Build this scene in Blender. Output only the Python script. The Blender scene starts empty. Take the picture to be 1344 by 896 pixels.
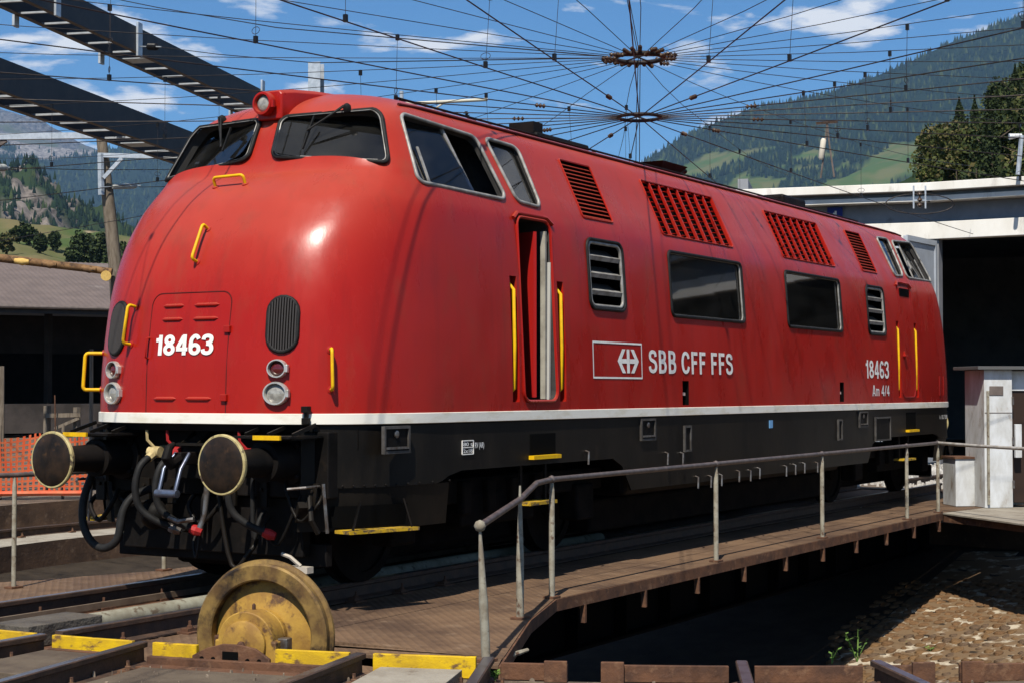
import bpy, bmesh, math, random
import numpy as np
from mathutils import Vector, Matrix, Quaternion
from mathutils.bvhtree import BVHTree
random.seed(7); RNG = np.random.default_rng(11)
sc = bpy.context.scene
col = sc.collection

# ---------------------------------------------------------------- camera (solved from the photograph)
CAMP = Vector((-18.742, -9.001, 1.60)); YAW, PITCH, FPX, IW, IH = 30.529, 1.695, 2174.0, 1344.0, 896.0
_a, _b = math.radians(YAW), math.radians(PITCH)
FWD = Vector((math.cos(_a)*math.cos(_b), math.sin(_a)*math.cos(_b), math.sin(_b)))
RGT = Vector((math.sin(_a), -math.cos(_a), 0)); UPV = RGT.cross(FWD)
cam = bpy.data.cameras.new('camera'); cam_ob = bpy.data.objects.new('camera', cam); col.objects.link(cam_ob)
cam.sensor_width = 36.0; cam.lens = FPX/IW*36.0; cam.clip_end = 60000; cam.clip_start = 0.1
cam_ob.matrix_world = Matrix(((RGT.x, UPV.x, -FWD.x, CAMP.x), (RGT.y, UPV.y, -FWD.y, CAMP.y), (RGT.z, UPV.z, -FWD.z, CAMP.z), (0, 0, 0, 1)))
sc.camera = cam_ob

# ---------------------------------------------------------------- sun, sky, exposure
SUN_EL, SUN_AZ = 54.0, 18.0            # azimuth measured from -x towards -y
_e, _z = math.radians(SUN_EL), math.radians(SUN_AZ)
SUN = Vector((-math.cos(_e)*math.cos(_z), -math.cos(_e)*math.sin(_z), math.sin(_e)))
sl = bpy.data.lights.new('sun', 'SUN'); sl.energy = 5.0; sl.angle = math.radians(0.53); sl.color = (1.0, 0.935, 0.83)
so = bpy.data.objects.new('sun', sl); col.objects.link(so); so.rotation_euler = SUN.to_track_quat('Z', 'Y').to_euler(); so.location = (0, 0, 60)
w = bpy.data.worlds.new('World'); sc.world = w; w.use_nodes = True
nt = w.node_tree; nt.nodes.clear(); N = nt.nodes.new; LK = nt.links.new
out = N('ShaderNodeOutputWorld'); bg = N('ShaderNodeBackground'); bg.inputs[1].default_value = 0.058
sky = N('ShaderNodeTexSky'); sky.sky_type = 'NISHITA'; sky.sun_disc = False
sky.sun_elevation = _e; sky.sun_rotation = math.atan2(SUN.x, SUN.y); sky.altitude = 600; sky.air_density = 1.0; sky.dust_density = 0.0; sky.ozone_density = 4.0
tc = N('ShaderNodeTexCoord'); sep = N('ShaderNodeSeparateXYZ'); LK(tc.outputs['Generated'], sep.inputs[0])
mz = N('ShaderNodeMath'); mz.operation = 'MAXIMUM'; mz.inputs[1].default_value = 0.03; LK(sep.outputs[2], mz.inputs[0])
az = N('ShaderNodeMath'); az.operation = 'ADD'; az.inputs[1].default_value = 0.10; LK(mz.outputs[0], az.inputs[0])
dx = N('ShaderNodeMath'); dx.operation = 'DIVIDE'; LK(sep.outputs[0], dx.inputs[0]); LK(az.outputs[0], dx.inputs[1])
dy = N('ShaderNodeMath'); dy.operation = 'DIVIDE'; LK(sep.outputs[1], dy.inputs[0]); LK(az.outputs[0], dy.inputs[1])
cb = N('ShaderNodeCombineXYZ'); LK(dx.outputs[0], cb.inputs[0]); LK(dy.outputs[0], cb.inputs[1])
mp = N('ShaderNodeMapping'); mp.inputs['Location'].default_value = (3.58, 1.76, 0.0); mp.inputs['Rotation'].default_value = (0, 0, 0.4); LK(cb.outputs[0], mp.inputs[0])
cm = N('ShaderNodeTexNoise'); cm.inputs['Scale'].default_value = 0.75; cm.inputs['Detail'].default_value = 2; LK(mp.outputs[0], cm.inputs[0])
cn = N('ShaderNodeTexNoise'); cn.inputs['Scale'].default_value = 3.2; cn.inputs['Detail'].default_value = 9; cn.inputs['Roughness'].default_value = 0.56; cn.inputs['Distortion'].default_value = 0.25; LK(mp.outputs[0], cn.inputs[0])
cr = N('ShaderNodeValToRGB'); cr.color_ramp.elements[0].position = 0.535; cr.color_ramp.elements[1].position = 0.588; ca1 = N('ShaderNodeMath'); ca1.operation = 'MULTIPLY_ADD'; ca1.inputs[1].default_value = 0.62; LK(cn.outputs[0], ca1.inputs[0]); ca2 = N('ShaderNodeMath'); ca2.operation = 'MULTIPLY'; ca2.inputs[1].default_value = 0.38; LK(cm.outputs[0], ca2.inputs[0]); LK(ca2.outputs[0], ca1.inputs[2]); LK(ca1.outputs[0], cr.inputs[0])
hm = N('ShaderNodeMixRGB'); hm.inputs[2].default_value = (11.6, 12.0, 12.6, 1); tn = N('ShaderNodeMixRGB'); tn.blend_type = 'MULTIPLY'; tn.inputs[0].default_value = 1.0; tn.inputs[2].default_value = (0.66, 1.12, 1.42, 1); LK(sky.outputs[0], tn.inputs[1])      # the film's deep blue
LK(cr.outputs[0], hm.inputs[0]); LK(tn.outputs[0], hm.inputs[1])
LK(hm.outputs[0], bg.inputs[0]); LK(bg.outputs[0], out.inputs[0])
sc.view_settings.view_transform = 'Standard'; sc.view_settings.look = 'None'; sc.view_settings.gamma = 1.0
sc.view_settings.use_curve_mapping = False; sc.view_settings.exposure = 0.40
sc.render.engine = 'CYCLES'
sc.cycles.use_denoising = True; sc.cycles.max_bounces = 6; sc.cycles.diffuse_bounces = 1; sc.cycles.glossy_bounces = 3
sc.cycles.transparent_max_bounces = 12; sc.cycles.caustics_reflective = False; sc.cycles.caustics_refractive = False
sc.cycles.volume_bounces = 0; sc.cycles.sample_clamp_indirect = 6

def ray(px, py): return FWD + RGT*((px-IW/2)/FPX) - UPV*((py-IH/2)/FPX)
def at_z(px, py, z): d = ray(px, py); return CAMP + d*((z-CAMP.z)/d.z)
def at_y(px, py, y): d = ray(px, py); return CAMP + d*((y-CAMP.y)/d.y)
def at_d(px, py, D): return CAMP + ray(px, py)*D

# ---------------------------------------------------------------- materials
MATS = {}
def mat(name, c1, c2=None, scale=4.0, rough=0.7, metal=0.0, bump=0.0, bscale=60.0, lo=0.4, hi=0.62, stretch=(1, 1, 1),
        c3=None, s3=20.0, lo3=0.58, hi3=0.66, spec=0.18, coat=0.0, rvar=0.0, detail=6.0):
    if name in MATS: return MATS[name]
    m = bpy.data.materials.new(name); m.use_nodes = True; t = m.node_tree; b = t.nodes['Principled BSDF']
    b.inputs['Roughness'].default_value = rough; b.inputs['Metallic'].default_value = metal
    b.inputs['Specular IOR Level'].default_value = spec
    if coat: b.inputs['Coat Weight'].default_value = coat; b.inputs['Coat Roughness'].default_value = 0.18
    b.inputs['Base Color'].default_value = (*c1, 1)
    tcn = t.nodes.new('ShaderNodeTexCoord'); mpn = t.nodes.new('ShaderNodeMapping'); mpn.inputs['Scale'].default_value = stretch
    t.links.new(tcn.outputs['Object'], mpn.inputs[0]); src = mpn.outputs[0]
    cur = None
    def noise(sv, dt=detail):
        n = t.nodes.new('ShaderNodeTexNoise'); n.inputs['Scale'].default_value = sv; n.inputs['Detail'].default_value = dt; n.inputs['Roughness'].default_value = 0.62
        t.links.new(src, n.inputs['Vector']); return n.outputs[0]
    def ramp(o, a, c):
        r = t.nodes.new('ShaderNodeMapRange'); r.inputs[1].default_value = a; r.inputs[2].default_value = c; t.links.new(o, r.inputs[0]); return r.outputs[0]
    if c2 is not None:
        nz = ramp(noise(scale), lo, hi)
        mx = t.nodes.new('ShaderNodeMixRGB'); mx.inputs[1].default_value = (*c1, 1); mx.inputs[2].default_value = (*c2, 1)
        t.links.new(nz, mx.inputs[0]); cur = mx.outputs[0]
        if rvar:
            ma = t.nodes.new('ShaderNodeMath'); ma.operation = 'MULTIPLY_ADD'; ma.inputs[1].default_value = rvar; ma.inputs[2].default_value = rough
            t.links.new(nz, ma.inputs[0]); t.links.new(ma.outputs[0], b.inputs['Roughness'])
    if c3 is not None:
        nz3 = ramp(noise(s3), lo3, hi3)
        mx = t.nodes.new('ShaderNodeMixRGB'); mx.inputs[2].default_value = (*c3, 1)
        if cur: t.links.new(cur, mx.inputs[1])
        else: mx.inputs[1].default_value = (*c1, 1)
        t.links.new(nz3, mx.inputs[0]); cur = mx.outputs[0]
    if cur: t.links.new(cur, b.inputs['Base Color'])
    if bump:
        bn = t.nodes.new('ShaderNodeBump'); bn.inputs['Strength'].default_value = bump; bn.inputs['Distance'].default_value = 0.02
        t.links.new(noise(bscale, 4), bn.inputs['Height']); t.links.new(bn.outputs[0], b.inputs['Normal'])
    MATS[name] = m; return m

def glass(name, tint, fac_min=0.05):
    m = bpy.data.materials.new(name); m.use_nodes = True; t = m.node_tree; t.nodes.clear()
    o = t.nodes.new('ShaderNodeOutputMaterial'); tr = t.nodes.new('ShaderNodeBsdfTransparent'); tr.inputs[0].default_value = (*tint, 1)
    gl = t.nodes.new('ShaderNodeBsdfGlossy'); gl.inputs['Roughness'].default_value = 0.03; gl.inputs[0].default_value = (0.95, 0.95, 0.97, 1)
    df = t.nodes.new('ShaderNodeBsdfDiffuse'); df.inputs[0].default_value = (0.35, 0.34, 0.31, 1)
    fr = t.nodes.new('ShaderNodeFresnel'); fr.inputs[0].default_value = 1.5
    nz = t.nodes.new('ShaderNodeTexNoise'); nz.inputs['Scale'].default_value = 3.0; nz.inputs['Detail'].default_value = 8
    rm = t.nodes.new('ShaderNodeMapRange'); rm.inputs[1].default_value = 0.3; rm.inputs[2].default_value = 0.8; rm.inputs[3].default_value = 0.012; rm.inputs[4].default_value = 0.04; t.links.new(nz.outputs[0], rm.inputs[0])
    m1 = t.nodes.new('ShaderNodeMixShader'); m2 = t.nodes.new('ShaderNodeMixShader')
    t.links.new(rm.outputs[0], m1.inputs[0]); t.links.new(tr.outputs[0], m1.inputs[1]); t.links.new(df.outputs[0], m1.inputs[2])
    t.links.new(fr.outputs[0], m2.inputs[0]); t.links.new(m1.outputs[0], m2.inputs[1]); t.links.new(gl.outputs[0], m2.inputs[2])
    t.links.new(m2.outputs[0], o.inputs[0]); MATS[name] = m; return m

RED = mat('red_paint', (0.325, 0.0105, 0.0060), (0.365, 0.014, 0.0075), 1.3, 0.25, bump=0.05, bscale=9, c3=(0.29, 0.028, 0.014), s3=3.0, lo3=0.56, hi3=0.8, spec=0.25, rvar=0.14, stretch=(1.2, 1.2, 0.5))
def dusty(m, dust, amount):
    t = m.node_tree; b = t.nodes['Principled BSDF']; src = b.inputs['Base Color'].links[0].from_socket
    g = t.nodes.new('ShaderNodeNewGeometry'); sp_ = t.nodes.new('ShaderNodeSeparateXYZ'); t.links.new(g.outputs['Normal'], sp_.inputs[0])
    r = t.nodes.new('ShaderNodeMapRange'); r.inputs[1].default_value = .16; r.inputs[2].default_value = .8; r.inputs[3].default_value = 0; r.inputs[4].default_value = amount; t.links.new(sp_.outputs[2], r.inputs[0])
    mx = t.nodes.new('ShaderNodeMixRGB'); mx.inputs[2].default_value = (*dust, 1); t.links.new(r.outputs[0], mx.inputs[0]); t.links.new(src, mx.inputs[1]); t.links.new(mx.outputs[0], b.inputs['Base Color'])
def streaks(m, col_, fac):
    t = m.node_tree; b = t.nodes['Principled BSDF']; src = b.inputs['Base Color'].links[0].from_socket
    tcn = t.nodes.new('ShaderNodeTexCoord'); mpn = t.nodes.new('ShaderNodeMapping'); mpn.inputs['Scale'].default_value = (7, 7, .45); t.links.new(tcn.outputs['Object'], mpn.inputs[0])
    n = t.nodes.new('ShaderNodeTexNoise'); n.inputs['Scale'].default_value = 1.0; n.inputs['Detail'].default_value = 7; n.inputs['Roughness'].default_value = .65; t.links.new(mpn.outputs[0], n.inputs[0])
    r = t.nodes.new('ShaderNodeMapRange'); r.inputs[1].default_value = .52; r.inputs[2].default_value = .72; r.inputs[3].default_value = 0; r.inputs[4].default_value = fac; t.links.new(n.outputs[0], r.inputs[0])
    mx = t.nodes.new('ShaderNodeMixRGB'); mx.inputs[2].default_value = (*col_, 1); t.links.new(r.outputs[0], mx.inputs[0]); t.links.new(src, mx.inputs[1]); t.links.new(mx.outputs[0], b.inputs['Base Color'])
    # shallow dents in the sheet metal
    old = b.inputs['Normal'].links[0].from_node; n2 = t.nodes.new('ShaderNodeTexNoise'); n2.inputs['Scale'].default_value = 1.1; n2.inputs['Detail'].default_value = 2; t.links.new(tcn.outputs['Object'], n2.inputs[0])
    bn = t.nodes.new('ShaderNodeBump'); bn.inputs['Strength'].default_value = .35; bn.inputs['Distance'].default_value = .05; t.links.new(n2.outputs[0], bn.inputs['Height']); t.links.new(bn.outputs[0], old.inputs['Normal'])
streaks(RED, (0.15, 0.012, 0.008), .35)
dusty(RED, (0.40, 0.14, 0.085), .30)
WHITE = mat('white_lettering', (0.82, 0.80, 0.76), (0.72, 0.70, 0.65), 14, 0.5)
STRIPE = mat('white_stripe', (0.80, 0.77, 0.68), (0.62, 0.56, 0.42), 3.0, 0.5, lo=0.5, hi=0.75, stretch=(1, 1, 3))
YEL = mat('yellow_paint', (0.75, 0.45, 0.006), (0.66, 0.36, 0.01), 12, 0.45)
YELD = mat('chipped_yellow_paint', (0.50, 0.31, 0.015), (0.36, 0.22, 0.03), 7, 0.6, c3=(0.10, 0.07, 0.045), s3=12, lo3=0.52, hi3=0.60, bump=0.15)
BLK = mat('black_underframe', (0.006, 0.0055, 0.005), (0.012, 0.010, 0.009), 3, 0.55, bump=0.1, bscale=25, c3=(0.022, 0.016, 0.011), s3=7, lo3=0.58, hi3=0.75, spec=0.08)
SKIRT = mat('dark_skirt_paint', (0.007, 0.006, 0.005), (0.013, 0.0105, 0.008), 2.2, 0.42, bump=0.06, bscale=18, c3=(0.022, 0.016, 0.011), s3=5, lo3=0.58, hi3=0.8, stretch=(1, 1, 0.5), spec=0.13)
DARK = mat('cab_interior', (0.035, 0.033, 0.032), (0.05, 0.047, 0.044), 5, 0.8)
VOID = mat('painted_void_black', (0.004, 0.004, 0.004), None, rough=0.9, spec=0.03)  # near-black colour stands in for the darkness of openings and shaded girders
RUB = mat('rubber', (0.010, 0.010, 0.010), (0.018, 0.017, 0.016), 12, 0.6)
ALU = mat('aluminium_frame', (0.34, 0.33, 0.31), (0.20, 0.19, 0.17), 10, 0.5, metal=0.25)
CHR = mat('lamp_ring', (0.60, 0.57, 0.52), (0.40, 0.35, 0.28), 18, 0.33, metal=0.55, lo=0.5, hi=0.7)
LENSW = mat('lamp_lens', (0.35, 0.34, 0.30), (0.22, 0.21, 0.19), 25, 0.12, spec=0.8)
LENSR = mat('red_lamp_lens', (0.09, 0.008, 0.008), None, rough=0.12, spec=0.8)
STEEL = mat('worn_steel', (0.22, 0.21, 0.20), (0.12, 0.09, 0.07), 14, 0.38, metal=0.7)
GALV = mat('galvanised_steel', (0.52, 0.56, 0.60), (0.40, 0.44, 0.48), 7, 0.42, metal=0.35, bump=0.05)
BEAMM = mat('dark_painted_steel', (0.030, 0.033, 0.040), (0.045, 0.045, 0.048), 4, 0.5, c3=(0.07, 0.055, 0.045), s3=9, lo3=0.6, hi3=0.75)
BEAMF = mat('weathered_flange_steel', (0.16, 0.13, 0.115), (0.11, 0.09, 0.08), 5, 0.6)
RUST = mat('rusty_steel', (0.135, 0.065, 0.036), (0.075, 0.040, 0.027), 5, 0.8, bump=0.3, bscale=40, c3=(0.19, 0.105, 0.06), s3=11, lo3=0.55, hi3=0.7)
RAILM = mat('rail_steel', (0.050, 0.034, 0.027), (0.085, 0.052, 0.036), 9, 0.55, bump=0.2, bscale=60)
RAILT = mat('rail_running_band', (0.30, 0.29, 0.30), (0.15, 0.12, 0.11), 7, 0.28, metal=0.85, lo=0.5, hi=0.7)
PIPE = mat('weathered_rail_paint', (0.30, 0.28, 0.22), (0.20, 0.17, 0.125), 12, 0.6, c3=(0.10, 0.06, 0.04), s3=17, lo3=0.57, hi3=0.66)
HANDR = mat('worn_handrail', (0.10, 0.085, 0.08), (0.16, 0.13, 0.12), 10, 0.42, metal=0.4)
CONC = mat('concrete', (0.33, 0.30, 0.245), (0.25, 0.22, 0.175), 3, 0.85, bump=0.25, bscale=45, c3=(0.14, 0.105, 0.075), s3=8, lo3=0.57, hi3=0.75)
WOOD = mat('weathered_wood', (0.20, 0.165, 0.125), (0.12, 0.095, 0.07), 6, 0.85, bump=0.3, bscale=30, stretch=(3, 3, 0.5))
LOGM = mat('peeled_log', (0.22, 0.125, 0.055), (0.10, 0.055, 0.028), 5, 0.75, bump=0.3, bscale=20, c3=(0.06, 0.035, 0.02), s3=6, lo3=0.55, hi3=0.62)
CUT = mat('fresh_cut_wood', (0.62, 0.42, 0.13), (0.52, 0.33, 0.10), 20, 0.8)
SHEDW = mat('whitewashed_concrete', (0.80, 0.78, 0.73), (0.68, 0.65, 0.58), 0.8, 0.8, c3=(0.40, 0.36, 0.31), s3=2.2, lo3=0.58, hi3=0.78, stretch=(1, 1, .35))
SHEDG = mat('grey_soffit_paint', (0.26, 0.27, 0.29), (0.20, 0.21, 0.23), 1.2, 0.8, c3=(0.13, 0.12, 0.12), s3=3, lo3=0.6, hi3=0.8)
METW = mat('pale_sheet_metal', (0.60, 0.62, 0.63), (0.44, 0.44, 0.42), 2.6, 0.5, c3=(0.24, 0.17, 0.11), s3=4, lo3=0.59, hi3=0.74, stretch=(1.5, 1.5, .6))
DOORG = mat('grey_door_paint', (0.42, 0.46, 0.51), (0.36, 0.39, 0.43), 2, 0.5)
BLUE = mat('blue_enamel', (0.008, 0.016, 0.18), None, rough=0.3)
INSB = mat('brown_porcelain', (0.035, 0.022, 0.016), (0.09, 0.06, 0.04), 20, 0.25)
INSK = mat('black_insulator', (0.012, 0.012, 0.013), None, rough=0.3)
WIRE = mat('overhead_wire', (0.022, 0.020, 0.022), (0.05, 0.04, 0.035), 6, 0.5, metal=0.3)
ORG = mat('orange_plastic_net', (0.56, 0.085, 0.03), (0.48, 0.13, 0.055), 6, 0.55)
GLASSW = glass('cab_glass', (0.34, 0.37, 0.42))
GLASSD = glass('engine_room_glass', (0.30, 0.31, 0.32))

# ---------------------------------------------------------------- mesh helpers
BASE = {}
def setp(o, label=None, cat=None, group=None, kind=None):
    if label: o['label'] = label
    if cat: o['category'] = cat
    if group: o['group'] = group
    if kind: o['kind'] = kind
    return o
def thing(name, label, cat, loc=(0, 0, 0), group=None):
    o = bpy.data.objects.new(name, None); col.objects.link(o); o.location = loc; o.empty_display_size = 0.2
    BASE[o.name] = Vector(loc); return setp(o, label, cat, group)
def ortho(d):
    d = Vector(d).normalized(); a = Vector((0, 0, 1)) if abs(d.z) < 0.9 else Vector((1, 0, 0))
    u = a.cross(d).normalized(); return u, d.cross(u).normalized()
class MB:
    def __init__(s): s.v = []; s.f = []; s.mi = []
    def add(s, vs, fs, mi=0):
        o = len(s.v); s.v += [tuple(x) for x in vs]; s.f += [tuple(i+o for i in q) for q in fs]; s.mi += [mi]*len(fs); return s
    def box(s, c, d, R=None, mi=0):
        c = Vector(c); P = []
        for k in range(8):
            q = Vector(((k & 1)-.5, (k >> 1 & 1)-.5, (k >> 2 & 1)-.5)); q = Vector((q.x*d[0], q.y*d[1], q.z*d[2]))
            P.append(c+(R @ q if R else q))
        return s.add(P, [(0, 2, 3, 1), (4, 5, 7, 6), (0, 1, 5, 4), (2, 6, 7, 3), (0, 4, 6, 2), (1, 3, 7, 5)], mi)
    def bar(s, a, b, wd, ht, up=(0, 0, 1), mi=0):
        a, b = Vector(a), Vector(b); x = (b-a); L = x.length; x.normalize(); y = Vector(up).cross(x)
        if y.length < 1e-4: y = Vector((1, 0, 0)).cross(x)
        y.normalize(); z = x.cross(y)
        return s.box((a+b)/2, (L, wd, ht), Matrix((x, y, z)).transposed(), mi)
    def tube(s, pts, r, n=8, closed=False, cap=True, mi=0):
        pts = [Vector(p) for p in pts]; m = len(pts); rs = r if isinstance(r, (list, tuple)) else [r]*m
        V = []; u = None
        for i, p in enumerate(pts):
            if closed: d = pts[(i+1) % m]-pts[i-1]
            else: d = pts[min(i+1, m-1)]-pts[max(i-1, 0)]
            if d.length < 1e-9: d = Vector((0, 0, 1))
            d.normalize()
            if u is None: u, _ = ortho(d)
            u = (u-d*u.dot(d));
            if u.length < 1e-6: u, _ = ortho(d)
            u.normalize(); vv = d.cross(u)
            for k in range(n):
                an = 2*math.pi*k/n; V.append(p+(u*math.cos(an)+vv*math.sin(an))*rs[i])
        F = []
        for i in range(m if closed else m-1):
            j = (i+1) % m
            for k in range(n): F.append((i*n+k, i*n+(k+1) % n, j*n+(k+1) % n, j*n+k))
        if cap and not closed: F.append(tuple(range(n))[::-1]); F.append(tuple((m-1)*n+k for k in range(n)))
        return s.add(V, F, mi)
    def lathe(s, prof, o, ax, n=24, mi=0, sx=1.0):
        o = Vector(o); ax = Vector(ax).normalized(); u, vv = ortho(ax); V = []; F = []; m = len(prof)
        for r, h in prof:
            for k in range(n):
                an = 2*math.pi*k/n; V.append(o+ax*h+(u*math.cos(an)*sx+vv*math.sin(an))*max(r, 1e-4))
        for i in range(m-1):
            for k in range(n): F.append((i*n+k, i*n+(k+1) % n, (i+1)*n+(k+1) % n, (i+1)*n+k))
        F.append(tuple(range(n))[::-1]); F.append(tuple((m-1)*n+k for k in range(n)))
        return s.add(V, F, mi)
    def prism(s, poly, ext, mi=0):
        n = len(poly); A = [Vector(p) for p in poly]; B = [p+Vector(ext) for p in A]
        F = [tuple(range(n))[::-1], tuple(range(n, 2*n))]+[(i, (i+1) % n, n+(i+1) % n, n+i) for i in range(n)]
        return s.add(A+B, F, mi)
    def flat(s, poly, z0, z1, mi=0): return s.prism([(p[0], p[1], z0) for p in poly], (0, 0, z1-z0), mi)
    def build(s, name, m, parent=None, smooth=None, bevel=0, fix=True):
        me = bpy.data.meshes.new(name); b0 = BASE.get(parent.name, Vector()) if parent else Vector()
        me.from_pydata([(x-b0.x, y-b0.y, z-b0.z) for x, y, z in s.v], [], s.f)
        for q in (m if isinstance(m, (list, tuple)) else [m]): me.materials.append(q)
        if max(s.mi, default=0): me.polygons.foreach_set('material_index', s.mi)
        if fix:
            bm = bmesh.new(); bm.from_mesh(me); bmesh.ops.recalc_face_normals(bm, faces=bm.faces); bm.to_mesh(me); bm.free()
        if smooth is not None:
            me.polygons.foreach_set('use_smooth', [True]*len(me.polygons)); me.set_sharp_from_angle(angle=math.radians(smooth))
        me.update(); o = bpy.data.objects.new(name, me); col.objects.link(o)
        if parent: o.parent = parent; BASE[o.name] = b0
        if bevel:
            bv = o.modifiers.new('bevel', 'BEVEL'); bv.width = bevel; bv.segments = 2; bv.limit_method = 'ANGLE'
        return o
def top(o, label, cat, group=None): return setp(o, label, cat, group)
def struct(o): o['kind'] = 'structure'; return o
def inst(src, name, parent, M):
    o = bpy.data.objects.new(name, src if isinstance(src, bpy.types.Mesh) else src.data); col.objects.link(o); o.parent = parent
    b0 = BASE.get(parent.name, Vector()) if parent else Vector(); o.matrix_local = Matrix.Translation(-b0) @ M
    BASE[o.name] = b0; return o
def frame_m(P, X, Y, Z): return Matrix(((X.x, Y.x, Z.x, P.x), (X.y, Y.y, Z.y, P.y), (X.z, Y.z, Z.z, P.z), (0, 0, 0, 1)))
def unit_mesh(fn, m, smooth=None):
    b = MB(); fn(b); o = b.build('unit', m, None, smooth); me = o.data; bpy.data.objects.remove(o); return me
def text_geo(body, bold=0.02, font_size=1.0, spacing=1.0):
    cu = bpy.data.curves.new('lettering', 'FONT'); cu.body = body; cu.size = font_size; cu.offset = bold; cu.space_character = spacing; cu.resolution_u = 6; cu.fill_mode = 'FRONT'
    o = bpy.data.objects.new('lettering', cu); col.objects.link(o); dg = bpy.context.evaluated_depsgraph_get(); dg.update()
    me = bpy.data.meshes.new_from_object(o.evaluated_get(dg)); bpy.data.objects.remove(o); bpy.data.curves.remove(cu)
    bm = bmesh.new(); bm.from_mesh(me); bmesh.ops.triangulate(bm, faces=bm.faces); bmesh.ops.subdivide_edges(bm, edges=[e for e in bm.edges if e.calc_length() > 0.25], cuts=2); bmesh.ops.triangulate(bm, faces=bm.faces); bm.to_mesh(me); bm.free()
    V = np.array([v.co[:2] for v in me.vertices]); F = [tuple(p.vertices) for p in me.polygons]; bpy.data.meshes.remove(me)
    lo, hi = V.min(0), V.max(0); return (V-lo)/(hi-lo), F
def _arc(cx, cy, rx, ry, n=28): return [(cx+rx*math.cos(2*math.pi*k/n), cy+ry*math.sin(2*math.pi*k/n)) for k in range(n+1)]
GLY = {   # grotesque capitals and figures as centre lines: (width, [(kind, points)]), kind l = straight, c = curve
 '1': (.40, [('l', [(.27, 0), (.27, 1)]), ('c', [(.05, .745), (.13, .75), (.20, .775)])]),
 '8': (.56, [('l', _arc(.27, .742, .165, .173)), ('l', _arc(.27, .282, .192, .197))]),
 '4': (.57, [('l', [(.39, 0), (.39, 1)]), ('l', [(.345, .93), (.07, .33)]), ('l', [(.015, .285), (.55, .285)])]),
 '6': (.56, [('l', _arc(.28, .288, .19, .203)), ('c', [(.09, .30), (.085, .50), (.12, .76), (.25, .912), (.38, .885), (.455, .765)])]),
 '3': (.55, [('c', [(.075, .725), (.11, .86), (.26, .915), (.41, .86), (.44, .73), (.38, .595), (.22, .54)]), ('c', [(.22, .535), (.40, .485), (.465, .30), (.40, .14), (.262, .085), (.11, .13), (.06, .275)])]),
 'S': (.60, [('c', [(.495, .71), (.45, .86), (.30, .915), (.15, .865), (.105, .735), (.155, .60), (.30, .535), (.45, .46), (.51, .295), (.45, .14), (.295, .085), (.13, .14), (.08, .30)])]),
 'B': (.62, [('l', [(.13, 0), (.13, 1)]), ('c', [(.21, .915), (.33, .912), (.44, .86), (.47, .735), (.43, .60), (.33, .548), (.21, .545)]), ('c', [(.21, .50), (.35, .495), (.47, .43), (.51, .285), (.46, .135), (.34, .087), (.21, .085)])]),
 'C': (.64, [('c', [(.54, .68), (.47, .85), (.32, .915), (.17, .84), (.095, .63), (.085, .5), (.095, .37), (.17, .16), (.32, .085), (.47, .15), (.55, .33)])]),
 'F': (.55, [('l', [(.13, 0), (.13, 1)]), ('l', [(.215, .915), (.52, .915)]), ('l', [(.215, .51), (.46, .51)])]),
 'A': (.61, [('l', [(.07, 0), (.275, 1)]), ('l', [(.335, 1), (.54, 0)]), ('l', [(.19, .27), (.42, .27)])]),
 'm': (.70, [('l', [(.10, 0), (.10, .70)]), ('c', [(.10, .45), (.16, .60), (.27, .625), (.335, .54), (.345, .4), (.345, .2), (.345, 0)]), ('c', [(.345, .45), (.41, .60), (.52, .625), (.58, .54), (.59, .4), (.59, .2), (.59, 0)])]),
 '/': (.34, [('l', [(.02, 0), (.30, 1)])]), ' ': (.24, [])}
def stroke_geo(body, half=.085, gap=.06):
    V = []; F = []; x0 = 0.0; lay = 0
    for ch in body:
        wd, strokes = GLY[ch]
        for kind, P in strokes:
            P = [np.array(p, float) for p in P]
            if kind == 'c':
                Q = []
                for i in range(len(P)-1):
                    a, b, c, d = P[max(i-1, 0)], P[i], P[i+1], P[min(i+2, len(P)-1)]
                    for k in range(6): t = k/6; Q.append(.5*(2*b+(c-a)*t+(2*a-5*b+4*c-d)*t*t+(3*b-a-3*c+d)*t**3))
                P = Q+[P[-1]]
            elif len(P) == 2: P = [P[0]+(P[1]-P[0])*k/6 for k in range(7)]
            hh = half*(.8 if ch == 'm' else 1.0); o = len(V); closed = np.allclose(P[0], P[-1]); n = len(P)
            for i, p in enumerate(P):
                t = (P[1]-P[-2]) if closed and i in (0, n-1) else P[min(i+1, n-1)]-P[max(i-1, 0)]
                t = t/np.linalg.norm(t); nn = np.array((-t[1], t[0]))
                for s in (1, -1): V.append((x0+p[0]+s*nn[0]*hh, p[1]+s*nn[1]*hh, lay))
            F += [(o+2*i, o+2*i+1, o+2*i+3, o+2*i+2) for i in range(n-1)]; lay += 1
        x0 += wd+gap
    V = np.array(V); lo, hi = V[:, 0].min(), V[:, 0].max(); V[:, 0] = (V[:, 0]-lo)/(hi-lo); return V, F
def smooth_path(P, m=5):
    P = [Vector(p) for p in P]; Q = []
    for i in range(len(P)-1):
        a, b, c, d = P[max(i-1, 0)], P[i], P[i+1], P[min(i+2, len(P)-1)]
        for k in range(m): t = k/m; Q.append((b*2+(c-a)*t+(a*2-b*5+c*4-d)*t*t+(b*3-a-c*3+d)*t**3)*.5)
    return Q+[P[-1]]
def rounded(n=5, r=0.12, asp=1.0):
    """unit-square loop with rounded corners, (u,v) in 0..1; asp = width/height"""
    P = []; rx, ry = r/max(asp, 1e-6), r
    for cx, cy, a0 in ((1-rx, 1-ry, 0), (rx, 1-ry, 90), (rx, ry, 180), (1-rx, ry, 270)):
        for k in range(n+1):
            an = math.radians(a0+90*k/n); P.append((cx+rx*math.cos(an), cy+ry*math.sin(an)))
    return P
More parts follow.
